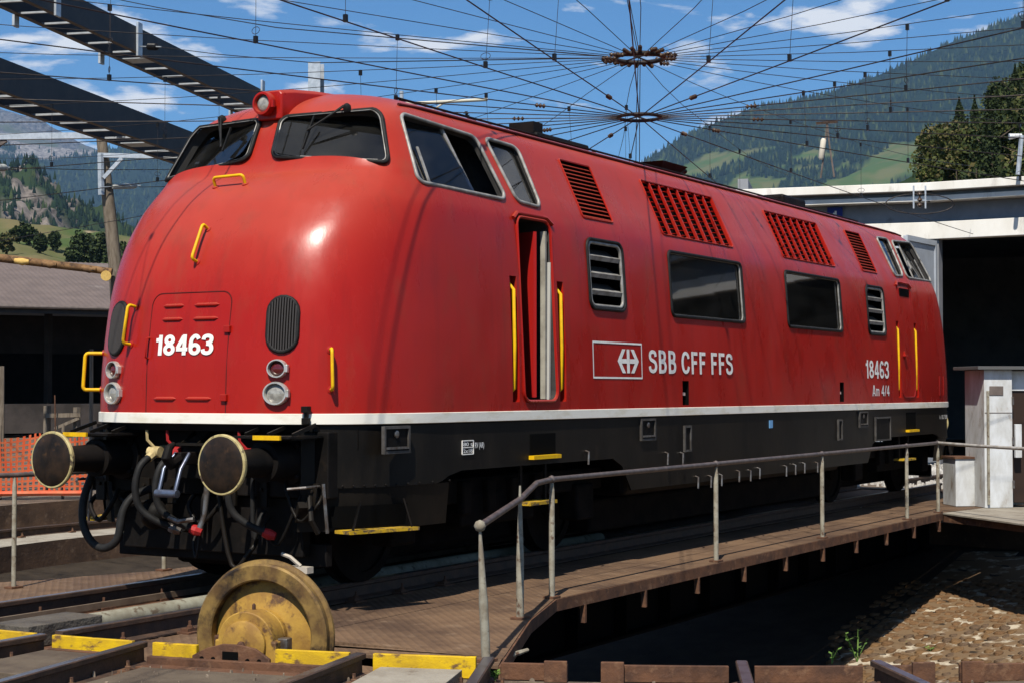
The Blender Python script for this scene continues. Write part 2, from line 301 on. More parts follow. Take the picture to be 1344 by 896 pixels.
# ================================================================ LOCOMOTIVE
loco = thing('diesel_locomotive', 'red twin-cab diesel locomotive numbered 18463 with white waist stripe standing on the turntable', 'locomotive', (0, 0, 0))
LV = np.array([[1.34, 1.540, -8.62, -6.90, 3.35], [1.60, 1.540, -8.615, -6.90, 3.35], [1.90, 1.535, -8.60, -6.90, 3.3], [2.40, 1.515, -8.53, -6.90, 3.2],
    [2.80, 1.490, -8.40, -6.90, 3.05], [3.10, 1.460, -8.20, -6.90, 2.95], [3.25, 1.420, -8.05, -6.90, 3.0], [3.38, 1.370, -7.87, -6.90, 3.3], [3.455, 1.335, -7.755, -6.90, 3.8],
    [3.65, 1.243, -7.665, -6.88, 4.0], [3.86, 1.140, -7.58, -6.85, 4.0], [4.00, 1.040, -7.47, -6.78, 3.6], [4.11, 0.870, -7.30, -6.60, 3.0], [4.21, 0.560, -7.02, -6.35, 2.6],
    [4.252, 0.26, -6.82, -6.20, 2.4], [4.262, 0.03, -6.70, -6.10, 2.2]])
def catmull(P, m):
    o = []
    for i in range(len(P)-1):
        p0, p1, p2, p3 = P[max(i-1, 0)], P[i], P[i+1], P[min(i+2, len(P)-1)]
        for k in range(m):
            t = k/m; o.append(0.5*((2*p1)+(-p0+p2)*t+(2*p0-5*p1+4*p2-p3)*t*t+(-p0+3*p1-3*p2+p3)*t**3))
    o.append(P[-1]); return np.array(o)
LVS = catmull(LV, 4)
def arc(l, m=72, dw=0.0, dx=0.0):
    z, ww, xf, xs, n = l; t = np.linspace(-math.pi/2, math.pi/2, m); s, c = np.sin(t), np.clip(np.cos(t), 0, 1)
    y = (ww+dw)*np.sign(s)*np.abs(s)**(2/n); x = xs+(xf+dx-xs)*c**(2/n)
    return np.stack([x, y, np.full_like(x, z)], -1)
def full_ring(l, dw=0.0, dx=0.0, nstraight=48, m=72):
    a = arc(l, m, dw, dx); xs = a[-1, 0]; q = np.linspace(xs, -xs, nstraight)[1:-1]; ww = l[1]+dw
    s1 = np.stack([q, np.full_like(q, ww), np.full_like(q, l[0])], -1)
    b = a[::-1].copy(); b[:, 0] *= -1
    s2 = s1[::-1].copy(); s2[:, 1] *= -1
    return np.concatenate([a, s1, b, s2])
def loft(rings, capb=True, capt=True):
    n = len(rings[0]); V = np.concatenate(rings); F = []
    for i in range(len(rings)-1):
        for k in range(n): F.append((i*n+k, i*n+(k+1) % n, (i+1)*n+(k+1) % n, (i+1)*n+k))
    if capb: F.append(tuple(range(n))[::-1])
    if capt: F.append(tuple((len(rings)-1)*n+k for k in range(n)))
    return V, F
bV, bF = loft([full_ring(l) for l in LVS])
BV = BVHTree.FromPolygons([tuple(v) for v in bV], bF)
def hit(px, py):
    d = ray(px, py).normalized(); p, n, i, _ = BV.ray_cast(CAMP, d)
    if p is None: p, n, i, _ = BV.find_nearest(at_d(px, py, 13.0))
    return p, (n if n.dot(d) < 0 else -n)
def side(x, z):
    p, n, i, _ = BV.ray_cast(Vector((x, -6, z)), Vector((0, 1, 0))); return p, (n if n.y < 0 else -n)
def front(y, z):
    p, n, i, _ = BV.ray_cast(Vector((-14, y, z)), Vector((1, 0, 0))); return p, (n if n.x < 0 else -n)
def snap(p, off=0.0):
    q, n, i, _ = BV.find_nearest(Vector(p)); c = Vector((max(-7, min(7, q.x)), 0, 2.4))
    if n.dot(q-c) < 0: n = -n
    return q+n*off, n
def mir(p, mx=False, my=False): return Vector((-p[0] if mx else p[0], -p[1] if my else p[1], p[2]))
def quad_loop(c, r=0.12, n=5):
    """c = TL,TR,BR,BL corner points -> rounded loop snapped to the body"""
    TL, TR, BR, BL = [Vector(q) for q in c]; asp = ((TR-TL).length+(BR-BL).length)/((TL-BL).length+(TR-BR).length)
    P = []
    for u, v in rounded(n, r, asp):
        P.append(snap((TL*(1-u)+TR*u)*v+(BL*(1-u)+BR*u)*(1-v))[0])
    return P
def avg_n(L):
    a = Vector()
    for p in L: a += snap(p)[1]
    return a.normalized()
CUTS = []      # (loop, normal, depth, material index)
def cut(L, Nn, depth, mi=0, outw=0.12): CUTS.append(([p+Nn*outw for p in L], -Nn*(depth+outw), mi))

# --- windows
def P4(*q): return [hit(*a)[0] for a in q]
W_slide = P4((523, 150), (622, 180), (664, 263), (548, 240))
W_quart = P4((634, 181), (677, 194), (709, 273), (677, 264))
W_shield = P4((371, 157), (500, 149), (511, 219), (357.5, 209))
WIN = []
for mx in (False, True):
    for my in (False, True):
        for nm, c in (('side_window', W_slide), ('quarter_window', W_quart), ('windscreen', W_shield)):
            WIN.append((nm, quad_loop([mir(q, mx, my) for q in c], 0.13 if nm != 'windscreen' else 0.17), mx, my))
for nm, L, mx, my in WIN: cut(L, avg_n(L), 0.30, 0)
def rect_side(x0, x1, z0, z1, r=0.1):
    return quad_loop([side(x0, z1)[0], side(x1, z1)[0], side(x1, z0)[0], side(x0, z0)[0]], r)
SW = [rect_side(-4.56, -3.80, 2.395, 3.075, 0.14), rect_side(3.80, 4.56, 2.395, 3.075, 0.14)]
LW = [rect_side(-2.70, -0.70, 2.395, 3.085, 0.1), rect_side(0.70, 2.70, 2.395, 3.085, 0.1)]
for L in SW: cut(L, Vector((0, -1, 0)), 0.30, 1)
for L in LW: cut(L, Vector((0, -1, 0)), 0.30, 1)
def slope_quad(x0, x1, z0, z1, skew=0.0):
    return [side(x0, z1)[0], side(x1, z1)[0], side(x1, z0)[0], side(x0, z0)[0]]
gl0, gl1 = hit(765, 287)[0], hit(804, 292)[0]; gt = hit(728, 206)[0]
GZ0, GZ1 = 3.285, 3.875
LOUV = [slope_quad(gl0.x, gl1.x, GZ0, GZ1), slope_quad(-gl1.x, -gl0.x, GZ0, GZ1)]
s0, s1 = hit(868, 303)[0].x, hit(960, 320)[0].x
SCOOP = [slope_quad(s0, s1, GZ0-.02, GZ1-.005), slope_quad(-s1, -s0, GZ0-.02, GZ1-.005)]
for q in LOUV+SCOOP:
    L = quad_loop(q, 0.05, 3); cut(L, avg_n(L), 0.07, 1)
print('LOCO x: louvre', gl0.x, gl1.x, 'scoop', s0, s1, [hit(1025, 335)[0].x, hit(1089, 344)[0].x], [hit(1132, 355)[0].x, hit(1149, 358)[0].x])
DX0, DX1, DZ0, DZ1 = -5.89, -5.27, 1.505, 3.17
def boxloop(x0, x1, z0, z1): return [Vector((x0, -1.55, z1)), Vector((x1, -1.55, z1)), Vector((x1, -1.55, z0)), Vector((x0, -1.55, z0))]
cut([Vector((p[0], -1.55, p[1])) for p in [(DX0+(DX1-DX0)*u, DZ0+(DZ1-DZ0)*v) for u, v in rounded(4, 0.06, (DX1-DX0)/(DZ1-DZ0))]], Vector((0, -1, 0)), 0.62, 2, 0.2)
GRV = [(-6.075, -5.955, 1.50, 2.62), (-5.205, -5.085, 1.50, 2.62), (5.085, 5.205, 1.50, 2.62), (5.955, 6.075, 1.50, 2.62)]
for g in GRV: cut(boxloop(*g), Vector((0, -1, 0)), 0.10, 3)
POCK = [hit(900, 514)[0], hit(1105, 513)[0], hit(1236, 506)[0]]
for q in POCK[:2]: cut(boxloop(q.x-.08, q.x+.08, q.z-.14, q.z+.12), Vector((0, -1, 0)), 0.14, 1)
# body object
bm_ = MB(); bm_.add(bV, bF); body = bm_.build('body', [RED, DARK, VOID], loco)
def cavity(mx):
    R = []
    for z in np.linspace(2.45, 4.04, 14):
        l = [np.interp(z, LV[:, 0], LV[:, k]) for k in range(5)]; a = arc(l, 40, -0.065, 0.09)
        a = a[a[:, 0] < -5.75]; a = np.concatenate([a, [[-5.75, l[1]-.065, z], [-5.75, -l[1]+.065, z]]])
        if mx: a = a*np.array([-1, 1, 1]); a = a[::-1]
        R.append(a)
    return loft(R)
cav = MB()
for mx in (False, True): cav.add(*cavity(mx))
cavo = cav.build('cab_cavity_cutter', [DARK])
cutter = MB()
for L, ext, mi in CUTS: cutter.prism(L, ext, mi)
cuto = cutter.build('window_cutter', [DARK, VOID, DARK, RED])
for co in (cavo, cuto):
    bo = body.modifiers.new('cut', 'BOOLEAN'); bo.operation = 'DIFFERENCE'; bo.solver = 'EXACT'; bo.object = co; bo.material_mode = 'TRANSFER'
dg = bpy.context.evaluated_depsgraph_get(); dg.update()
nm_ = bpy.data.meshes.new_from_object(body.evaluated_get(dg)); body.modifiers.clear(); body.data = nm_
for co in (cavo, cuto): bpy.data.objects.remove(co)
nm_.polygons.foreach_set('use_smooth', [True]*len(nm_.polygons)); nm_.set_sharp_from_angle(angle=math.radians(32))
wn = body.modifiers.new('weighted_normals', 'WEIGHTED_NORMAL'); wn.keep_sharp = True

# --- stripe and skirt
st = MB(); st.add(*loft([full_ring(LVS[0], .004, -.004)+np.array([0, 0, -.004])]+[full_ring(LVS[0], .012, -.012)+np.array([0, 0, d]) for d in (0.0, .078)]+[full_ring(LVS[0], .002, -.002)+np.array([0, 0, .082])]))
o = st.build('waist_stripe', STRIPE, loco, 40); o['label'] = 'off-white painted waist stripe round the body'
sb = MB(); sb.add(*loft([full_ring(LVS[0], -.035, .035)+np.array([0, 0, -.06]), full_ring(LVS[0], -.012, .012)+np.array([0, 0, -.006])])); sb.build('floor_frame', BLK, loco, 40)
def skirt_z(x):
    ax = abs(x)
    return float(np.interp(ax, [0, 3.75, 3.95, 7.00, 7.25, 8.6], [0.60, 0.60, 0.93, 0.93, 0.84, 0.84]))
def skirt(s):
    a = arc(LVS[0], 120, -.012, .012); a = a[(a[:, 1]*s) > 1.02]
    if s > 0: pts = [tuple(q[:2]) for q in a]
    else: pts = [tuple(q[:2]) for q in a[::-1]]
    # from the front corner along the side to the rear corner
    xs = np.linspace(-6.9, 6.9, 70); line = [(x, s*1.528) for x in xs]
    full = pts+line+[(-x, y) for x, y in pts[::-1]]
    return full
for s in (-1, 1):
    P = skirt(s); V = []; F = []; n = len(P)
    for (x, y) in P:
        ys = y-s*.0
        for z in (1.325, skirt_z(x)): V += [(x, y, z), (x*(.998), y-s*.022, z)]
    for i in range(n-1):
        a, b = 4*i, 4*(i+1)
        F += [(a, b, b+2, a+2), (a+1, a+3, b+3, b+1), (a+2, b+2, b+3, a+3), (a, a+1, b+1, b)]
    F += [(0, 2, 3, 1), (4*(n-1), 4*(n-1)+1, 4*(n-1)+3, 4*(n-1)+2)]
    m_ = MB(); m_.add(V, F); m_.build('skirt', SKIRT, loco, 40)
    for sx in (-1, 1):        # lower corner apron below a riveted seam; its step opening is a black sheet laid on
        Q = [p for p in P if (p[0]*sx) > 7.02]; V = []; F = []
        Q.sort(key=lambda p: abs(p[0])*1.0 - abs(p[1])*2.0)
        n = len(Q)
        for (x, y) in Q:
            zb = 0.50
            cx = 0.0
            V += [(x*1.0-sx*.014, y-s*.014, 0.838), (x-sx*.02, y-s*.05, zb)]
            V += [(x-sx*.034, y-s*.034, 0.838), (x-sx*.04, y-s*.07, zb)]
        def opening(i): return 7.35 < abs(Q[i][0]) < 8.28
        for i in range(n-1):
            a, b = 4*i, 4*(i+1); F += [(a, b, b+1, a+1), (a+2, a+3, b+3, b+2), (a+1, b+1, b+3, a+3), (a, a+2, b+2, b)]
        F += [(0, 1, 3, 2), (4*(n-1), 4*(n-1)+2, 4*(n-1)+3, 4*(n-1)+1)]
        m_ = MB(); m_.add(V, F); ap = m_.build('corner_apron', SKIRT, loco, 40)
        m_ = MB()
        for i in range(0, n, 3):
            x, y = Q[i]; m_.lathe([(.010, 0), (.010, .006), (.005, .010)], (x, y, 0.855), Vector((sx*abs(x)*.08, y, 0)), 8)
        m_.build('rivet_row', SKIRT, ap)

# --- window fittings
def inset(L, k):
    c = sum(L, Vector())/len(L); return [c+(p-c)*(1-k/((p-c).length+1e-6)) for p in L]
def fan(L, off, Nn):
    c = sum(L, Vector())/len(L); n = len(L); return [p+Nn*off for p in L]+[c+Nn*off], [(i, (i+1) % n, n) for i in range(n)]
def pane(L, off, Nn, th, name, m, par):
    b = MB(); b.prism([p+Nn*off for p in L], Nn*th); return b.build(name, m, par)
CAB_RUB = RUB
for nm, L, mx, my in WIN:
    Nn = avg_n(L); Ls = [snap(p, .006)[0] for p in L]
    wt = MB(); wt.tube([p+Nn*(.014 if nm == 'windscreen' else 0) for p in Ls], .017 if nm != 'windscreen' else .019, 8, closed=True); wf = wt.build(nm, ALU if nm != 'windscreen' else CAB_RUB, loco, 60)
    wf['label'] = {'side_window': 'sliding cab side window in a pale metal frame', 'quarter_window': 'narrow cab quarter window behind the sliding window', 'windscreen': 'rounded cab windscreen in a dark rubber seal'}[nm]
    c = sum(L, Vector())/len(L)
    if nm == 'windscreen':
        Li = inset(Ls, .020); t2 = MB(); t2.tube([p+Nn*.024 for p in Li], .006, 6, closed=True); t2.build('window_trim', ALU, wf, 60)
    if nm == 'side_window':
        # glass covers the front half, the rear half is slid open
        TL, TR, BR, BL = [mir(q, mx, my) for q in W_slide]; f0, f1 = 0.575, 0.645
        ta, ba = TL.lerp(TR, f0), BL.lerp(BR, f1)
        quad = [TL.lerp(TR, .04), ta, ba, BL.lerp(BR, .04)]
        Li = [p-Nn*((p-c).dot(Nn)+.034) for p in quad_loop(quad, 0.06)]
        pane(Li, 0, Nn, .006, 'glass', GLASSW, wf)
        b = MB(); b.bar(ta-Nn*.022, ba-Nn*.022, .03, .02, Nn); b.build('sash_bar', ALU, wf)
        b = MB(); a1, a2 = TL.lerp(TR, .13), BL.lerp(BR, .16); m1, m2 = a1.lerp(a2, .42), a1.lerp(a2, .97)
        b.bar(m1-Nn*.02, m2-Nn*.02, .025, .012, Nn); b.build('glazing_bar', ALU, wf)
    else:
        Li = inset(L, .002); Li = [p-Nn*((p-c).dot(Nn)) for p in Li]; b = MB(); V, F = fan([p-Nn*.024 for p in Li], 0, Nn); V2 = [v-Nn*.006 for v in V]; n = len(V)
        b.add(V+V2, F+[tuple(i+n for i in f[::-1]) for f in F]); b.build('glass', GLASSW, wf)
for L in SW:
    Ls = [snap(p, .006)[0] for p in L]; b = MB(); b.tube(Ls, .018, 8, closed=True); wf = b.build('vent_window', RUB, loco, 60); wf['label'] = 'louvred vent window with horizontal bars'
    b = MB(); b.tube([p+Vector((0, .01, 0)) for p in inset(Ls, .04)], .017, 8, closed=True); b.build('window_trim', ALU, wf, 60)
    x0, x1 = min(p.x for p in L), max(p.x for p in L)
    for k in range(1, 4):
        z = 2.395+.68*k/4; y = side((x0+x1)/2, z)[0].y
        b = MB(); b.box(((x0+x1)/2, y+.03, z), (x1-x0-.07, .05, .045), Matrix.Rotation(math.radians(25), 3, 'X')); b.build('louvre_bar', ALU, wf)
        b = MB(); b.box(((x0+x1)/2, y+.10, z+.05), (x1-x0-.1, .16, .006), Matrix.Rotation(math.radians(35), 3, 'X')); b.build('louvre_blade', DARK, wf)
for L in LW:
    Ls = [snap(p, .004)[0] for p in L]; b = MB(); b.tube(Ls, .019, 8, closed=True); wf = b.build('engine_room_window', RUB, loco, 60); wf['label'] = 'wide engine room window with dark glass'
    b = MB(); b.tube([p+Vector((0, .012, 0)) for p in inset(Ls, .03)], .011, 6, closed=True); b.build('window_trim', ALU, wf, 60)
    pane(inset(L, .002), .0, Vector((0, 1, 0)), .008, 'glass', GLASSD, wf).location.y += .022
# --- louvre grilles on the sloping upper side
for q in LOUV:
    TL, TR, BR, BL = q; gu = (BR-BL).normalized(); gv = (TL-BL).normalized(); gn = gu.cross(gv); gn = gn if gn.y < 0 else -gn
    wd, ht = (BR-BL).length, (TL-BL).length
    b = MB(); b.tube([p+gn*.004 for p in quad_loop(q, .05, 3)], .010, 6, closed=True); gr = b.build('louvre_grille', RED, loco, 50)
    me = unit_mesh(lambda b: b.box((0, 0, 0), (wd-.01, .040, .005)), RED)
    for k in range(13):
        z = (k+.7)/13.6*ht; tilt = math.radians(-52); n2 = gn*math.cos(tilt)+gv*math.sin(tilt); v2 = gv*math.cos(tilt)-gn*math.sin(tilt)
        inst(me, 'slat', gr, frame_m(BL+gu*wd/2+gv*z-gn*.012, gu, n2, v2))
for q in SCOOP:
    TL, TR, BR, BL = q; gu = (BR-BL).normalized(); gv = (TL-BL).normalized(); gn = gu.cross(gv); gn = gn if gn.y < 0 else -gn
    wd, ht = (BR-BL).length, (TL-BL).length; NC, NR = 8, 11; cw = wd/NC; ch = ht/NR
    b = MB(); b.tube([p+gn*.004 for p in quad_loop(q, .05, 3)], .010, 6, closed=True); gr = b.build('scoop_grille', RED, loco, 50); gr['label'] = 'wide air intake grille with rows of pressed scoops'
    mb_ = unit_mesh(lambda b: b.box((0, 0, 0), (cw*.10, .03, ht-.02)), RED)
    def fin(b):
        x = cw*.36; h = ch*.36      # a pressed triangular ear leaning out of the opening
        b.add([(-x, 0, h), (x, 0, h), (-x, -.05, -h*.2), (-x, .012, h), (x, .012, h), (-x, -.038, -h*.2)], [(0, 1, 2), (5, 4, 3), (0, 2, 5, 3), (1, 4, 5, 2), (0, 3, 4, 1)])
    mf = unit_mesh(fin, RED)
    gb = -gn
    for c in range(NC+1): inst(mb_, 'grille_bar', gr, frame_m(BL+gu*(c*cw)+gv*ht/2-gn*.012, gu, gb, gv))
    for c in range(NC):
        for r in range(NR): inst(mf, 'scoop', gr, frame_m(BL+gu*((c+.5)*cw)+gv*((r+.35)*ch)-gn*.012, gu, gb, gv))

# --- doors and door handrails
fr = MB(); fl = [Vector((DX0+(DX1-DX0)*u, 0, DZ0+(DZ1-DZ0)*v)) for u, v in rounded(4, .06, (DX1-DX0)/(DZ1-DZ0))]
fr.tube([snap(side(p.x, p.z)[0], .008)[0] for p in fl], .016, 6, closed=True); dfm = fr.build('open_doorway', RED, loco, 50); dfm['label'] = 'open cab doorway with its leaf swung inward'
lf = MB(); R = Matrix.Rotation(math.radians(68), 3, 'Z'); lf.box((DX1-.16, -1.22, 2.30), (.50, .035, 1.52), R); lf.build('door_leaf', mat('door_red', (0.42, 0.015, 0.012), None, rough=0.4), dfm)
lf = MB(); lf.box((DX1-.075, -1.44, 2.30), (.028, .05, 1.55)); lf.build('door_edge', mat('pale_door_edge', (0.36, 0.34, 0.28), (0.24, 0.22, 0.18), 6, 0.6), dfm)
lf = MB(); lf.box((DX1-.025, -1.46, 2.15), (.028, .05, 1.28), Matrix.Rotation(math.radians(1.2), 3, 'Y')); lf.build('door_seal', mat('pale_seal', (0.45, 0.44, 0.40), None, rough=.7), dfm)
lf = MB(); lf.bar((DX0+.04, -1.30, 2.60), (DX0+.22, -1.20, 3.08), .02, .05); lf.build('grab_bar', RED, dfm)
dl = [Vector((-DX1+(-DX0+DX1)*u, 0, DZ0+(DZ1-DZ0)*v)) for u, v in rounded(4, .06, (DX1-DX0)/(DZ1-DZ0))]
b = MB(); b.tube([snap(side(p.x, p.z)[0], .002)[0] for p in dl], .012, 6, closed=True); dcl = b.build('closed_door', mat('seam_red', (0.20, 0.010, 0.009), None, rough=.5), loco, 50); dcl['label'] = 'closed cab door at the rear end'
b = MB(); q = side(5.38, 2.12)[0]; b.box((q.x, q.y-.025, q.z), (.11, .05, .03)); b.box((q.x, q.y-.012, q.z), (.05, .024, .12)); b.build('door_handle', RED, dcl, bevel=.004)
b = MB(); b.box((5.58, side(5.58, 3.1)[0].y-.012, 3.06), (.46, .02, .12)); b.build('door_window', VOID, dcl, bevel=.01)
for dd, x0, x1 in ((dfm, DX0-.05, DX1+.05), (dcl, -DX1-.05, -DX0+.05)):
    b = MB(); xs = np.linspace(x0, x1, 9); zz = [3.15]+[3.205]*7+[3.15]
    b.tube([side(x, z)[0]+Vector((0, -.012, 0)) for x, z in zip(xs, zz)], .02, 6); b.build('rain_gutter', RED, dd, 60)
for g in GRV:
    xc = (g[0]+g[1])/2; b = MB(); y0 = -1.528
    b.tube([(xc, y0+.08, 1.56), (xc, y0+.008, 1.62), (xc, y0+.004, 2.0), (xc+.0, y0+.016, 2.50), (xc, y0+.09, 2.58)], .0165, 8); hr = b.build('door_handrail', YEL, loco, 50); hr['label'] = 'yellow vertical handrail beside the cab door'
for q in POCK[:2]:
    b = MB(); b.box((q.x, -1.47, q.z), (.05, .03, .13)); b.box((q.x+.01, -1.50, q.z-.02), (.09, .02, .035)); b.build('latch', mat('pale_latch', (.6, .42, .36), None, rough=.5), loco)
b = MB(); q = POCK[2]
for dx_ in (-.12, .12): b.box((q.x+dx_, side(q.x+dx_, q.z)[0].y-.004, q.z), (.05, .02, .30))
b.build('socket_cover', mat('seam_red', (0.2, .01, .009)), loco, bevel=.004)

# --- lettering on the side and the nose
def put_side(body, x0, x1, z0, z1, name, bold=.03, m=WHITE, spacing=1.0, off=.004):
    V, F = stroke_geo(body, bold); b = MB(); pts = []
    for u, v, k in V: p, n = side(x0+(x1-x0)*u, z0+(z1-z0)*v); pts.append(p+n*(off+.0004*k))
    b.add(pts, F); return b.build(name, m, loco, fix=False)
t0, t1 = hit(850.4, 458.4)[0], hit(961, 491.6)[0]
V, F = stroke_geo('SBB CFF FFS', .078)
for wi, word in enumerate(('SBB', 'CFF', 'FFS')):
    b = MB(); b.add([side(t0.x+(t1.x-t0.x)*u, t1.z+(t0.z-t1.z)*v)[0]+Vector((0, -.004-.0004*k, 0)) for u, v, k in V], [f for f in F if int(V[f[0]][2])//7 == wi]); use = sorted({i for f in b.f for i in f}); mp_ = {q: i for i, q in enumerate(use)}; b.v = [b.v[i] for i in use]; b.f = [tuple(mp_[i] for i in f) for f in b.f]
    b.build('operator_lettering', WHITE, loco, fix=False)['label'] = 'white lettering '+word
t0, t1 = hit(1135.6, 472)[0], hit(1166.3, 496.5)[0]
put_side('18463', t0.x, t1.x, t1.z, t0.z, 'side_number', .075)['label'] = 'white number 18463 on the side'
t0, t1 = hit(1144.7, 505)[0], hit(1166.8, 519)[0]
put_side('Am 4/4', t0.x, t1.x, t1.z, t0.z, 'class_lettering', .065)['label'] = 'white lettering Am 4/4'
a0, a1 = hit(777, 447)[0], hit(843, 497)[0]; x0, x1, z0, z1 = a0.x, a1.x, a1.z, a0.z
def flatside(polys, name, off=.004):
    b = MB()
    for P in polys: b.add([side(x, z)[0]+Vector((0, -off, 0)) for x, z in P], [tuple(range(len(P)))])
    return b.build(name, WHITE, loco, fix=False)
tk = .018
flatside([[(x0, z0), (x1, z0), (x1, z0+tk), (x0, z0+tk)], [(x0, z1-tk), (x1, z1-tk), (x1, z1), (x0, z1)], [(x0, z0+tk), (x0+tk, z0+tk), (x0+tk, z1-tk), (x0, z1-tk)], [(x1-tk, z0+tk), (x1, z0+tk), (x1, z1-tk), (x1-tk, z1-tk)]], 'emblem_frame')
l0, l1 = hit(809.6, 457.5)[0], hit(838.3, 489.5)[0]; cx_, cz_, hw, hh = (l0.x+l1.x)/2, (l0.z+l1.z)/2, (l1.x-l0.x)/2, (l0.z-l1.z)/2
E_ = [[(-.13, -1), (.13, -1), (.13, 1), (-.13, 1)], [(-.72, -.19), (-.14, -.19), (-.14, .19), (-.72, .19)], [(.14, -.19), (.72, -.19), (.72, .19), (.14, .19)]]
for s in (-1, 1): E_ += [[(s*1.0, 0), (s*.55, 1), (s*.24, 1), (s*.70, 0)], [(s*1.0, 0), (s*.55, -1), (s*.24, -1), (s*.70, 0)]]
flatside([[(cx_+hw*u, cz_+hh*v) for u, v in P] for P in E_], 'railway_emblem', .0045)['label'] = 'white cross-and-arrows railway emblem'
def put_skirt(body, x0, x1, z0, z1, name, bold=.02):
    V, F = text_geo(body, bold); b = MB(); b.add([(x0+(x1-x0)*u, -1.535, z0+(z1-z0)*v) for u, v in V], F); return b.build(name, WHITE, loco, fix=False)
sk = lambda px, py: at_y(px, py, -1.532)
q0, q1 = sk(606.5, 578), sk(621, 595)
put_skirt('80 t', q0.x+.015, q1.x-.015, (q0.z+q1.z)/2+.012, q0.z-.014, 'brake_weight'); put_skirt('2x18', q0.x+.015, q1.x-.015, q1.z+.012, (q0.z+q1.z)/2-.012, 'brake_weight')
q2, q3 = sk(623, 580), sk(635, 589); put_skirt('RV (AR)', q2.x, q3.x, q3.z, q2.z, 'brake_type')
b = MB(); m_ = (q0.z+q1.z)/2
for a, c in (((q0.x, q0.z), (q1.x, q0.z)), ((q0.x, q1.z), (q1.x, q1.z)), ((q0.x, m_), (q1.x, m_)), ((q0.x, q0.z), (q0.x, q1.z)), ((q1.x, q0.z), (q1.x, q1.z))): b.bar((a[0], -1.534, a[1]), (c[0], -1.534, c[1]), .008, .008)
b.build('brake_plate_outline', WHITE, loco)
q0, q1 = sk(1233, 544), sk(1243, 549); put_skirt('h 18.7.88', q0.x, q1.x, q1.z, q0.z, 'inspection_date', .01)
q0, q1 = sk(1009.5, 551), sk(1014, 561); b = MB(); b.box(((q0.x+q1.x)/2, -1.533, (q0.z+q1.z)/2), (q1.x-q0.x, .006, q0.z-q1.z)); b.build('information_plate', mat('pale_blue_plate', (.16, .36, .62), None, rough=.5), loco)
# nose number
n0, n1 = hit(206, 444)[0], hit(280, 470)[0]
V, F = stroke_geo('18463', .092, .045); b = MB(); pts = []
for u, v, k in V:
    p, n = front(n0.y+(n1.y-n0.y)*u, 1.885+(n0.z-n1.z)*v*.98+.0); pts.append(p+n*(.005+.0004*k))
b.add(pts, F); b.build('nose_number', WHITE, loco, fix=False)['label'] = 'white number 18463 on the nose hatch'

# --- nose hatch, louvres, lamps, vents, handles
def fr_pt(y, z, off=0.0): p, n = front(y, z); return p+n*off
SEAM = mat('seam_dark_red', (0.07, 0.008, 0.007), None, rough=.7)  # dark red for the hatch seam line and the roof gutters
hL, hR, hT, hB = .44, -.40, 2.39, 1.425
loop = [(hR, hB), (hR, hB+.3), (hR, hB+.6), (hR, hT-.10)]+[(hR+.10-.10*math.cos(a), hT-.10+.10*math.sin(a)) for a in np.linspace(.2, 1.5, 6)]+[(y, hT) for y in np.linspace(hR+.14, hL-.14, 8)]+[(hL-.10+.10*math.sin(a), hT-.10+.10*math.cos(a)) for a in np.linspace(.2, 1.5, 6)]+[(hL, hT-.10), (hL, hB+.6), (hL, hB+.3), (hL, hB)]
hs = MB(); hs.tube([fr_pt(y, z, -.001) for y, z in loop], .0055, 6); hatch = hs.build('nose_hatch', SEAM, loco, 60); hatch['label'] = 'hinged nose hatch with pressed vents'
def press(yc, z, wd):
    b = MB(); ys = np.linspace(yc-wd/2, yc+wd/2, 9); r = [.004]+[.017]*7+[.004]
    b.tube([fr_pt(y, z, .0) for y in ys], r, 8); b.build('pressed_vent', RED, hatch, 60)
for z in (2.285, 2.175):
    press(.20, z, .22); press(-.15, z, .26)
for yc, wd in ((.235, .24), (-.12, .27)): press(yc, 1.535, wd)
for z in (2.085, 1.545):
    b = MB(); p, n = front(hR+.01, z); b.box(p+n*.01, (.03, .06, .055)); b.build('hinge', RED, hatch, bevel=.004)
b = MB(); b.tube([fr_pt(hL-.005, 1.86, .0), fr_pt(hL-.01, 1.87, .04), fr_pt(hL-.01, 2.02, .04), fr_pt(hL-.005, 2.03, .0)], .009, 6); b.build('hatch_handle', RED, hatch, 50)
def local(P, Nn):
    r = Vector((0, 0, 1)).cross(Nn).normalized(); u = Nn.cross(r).normalized(); return r, u
def on(P, Nn, r, u, a, c, off=0.0):
    o_ = P+r*a+u*c+Nn*.5; p, n, i, _ = BV.ray_cast(o_, -Nn); return (p if p else P+r*a+u*c)+Nn*off
VENT = mat('vent_mesh', (0.055, 0.050, 0.048), None, rough=.6)
def vent(P, Nn, wd, ht):
    r, u = local(P, Nn); L = []
    for a in np.linspace(0, math.pi, 10): L.append((wd/2*math.cos(a), ht/2-wd/2+wd/2*math.sin(a)))
    for a in np.linspace(math.pi, 2*math.pi, 10): L.append((wd/2*math.cos(a), -ht/2+wd/2+wd/2*math.sin(a)))
    b = MB(); pts = [on(P, Nn, r, u, a, c, .006) for a, c in L]; b.tube(pts, .018, 8, closed=True); vo = b.build('oval_vent', RUB, loco, 60); vo['label'] = 'oval nose vent with upright ribs in a black rim'
    b = MB(); b.prism([on(P, Nn, r, u, a, c, -.005) for a, c in L], Nn*.024); b.build('vent_backing', VOID, vo)
    for k in range(11):
        x = (k-5)/5.6*wd/2; hh = ht/2-wd/2+math.sqrt(max(0, (wd/2)**2-x*x))-.006
        b = MB(); b.tube([on(P, Nn, r, u, x, c, .014)+Nn*.006 for c in (-hh, -hh*.5, 0, hh*.5, hh)], .0062, 5); b.build('vent_rib', VENT, vo)
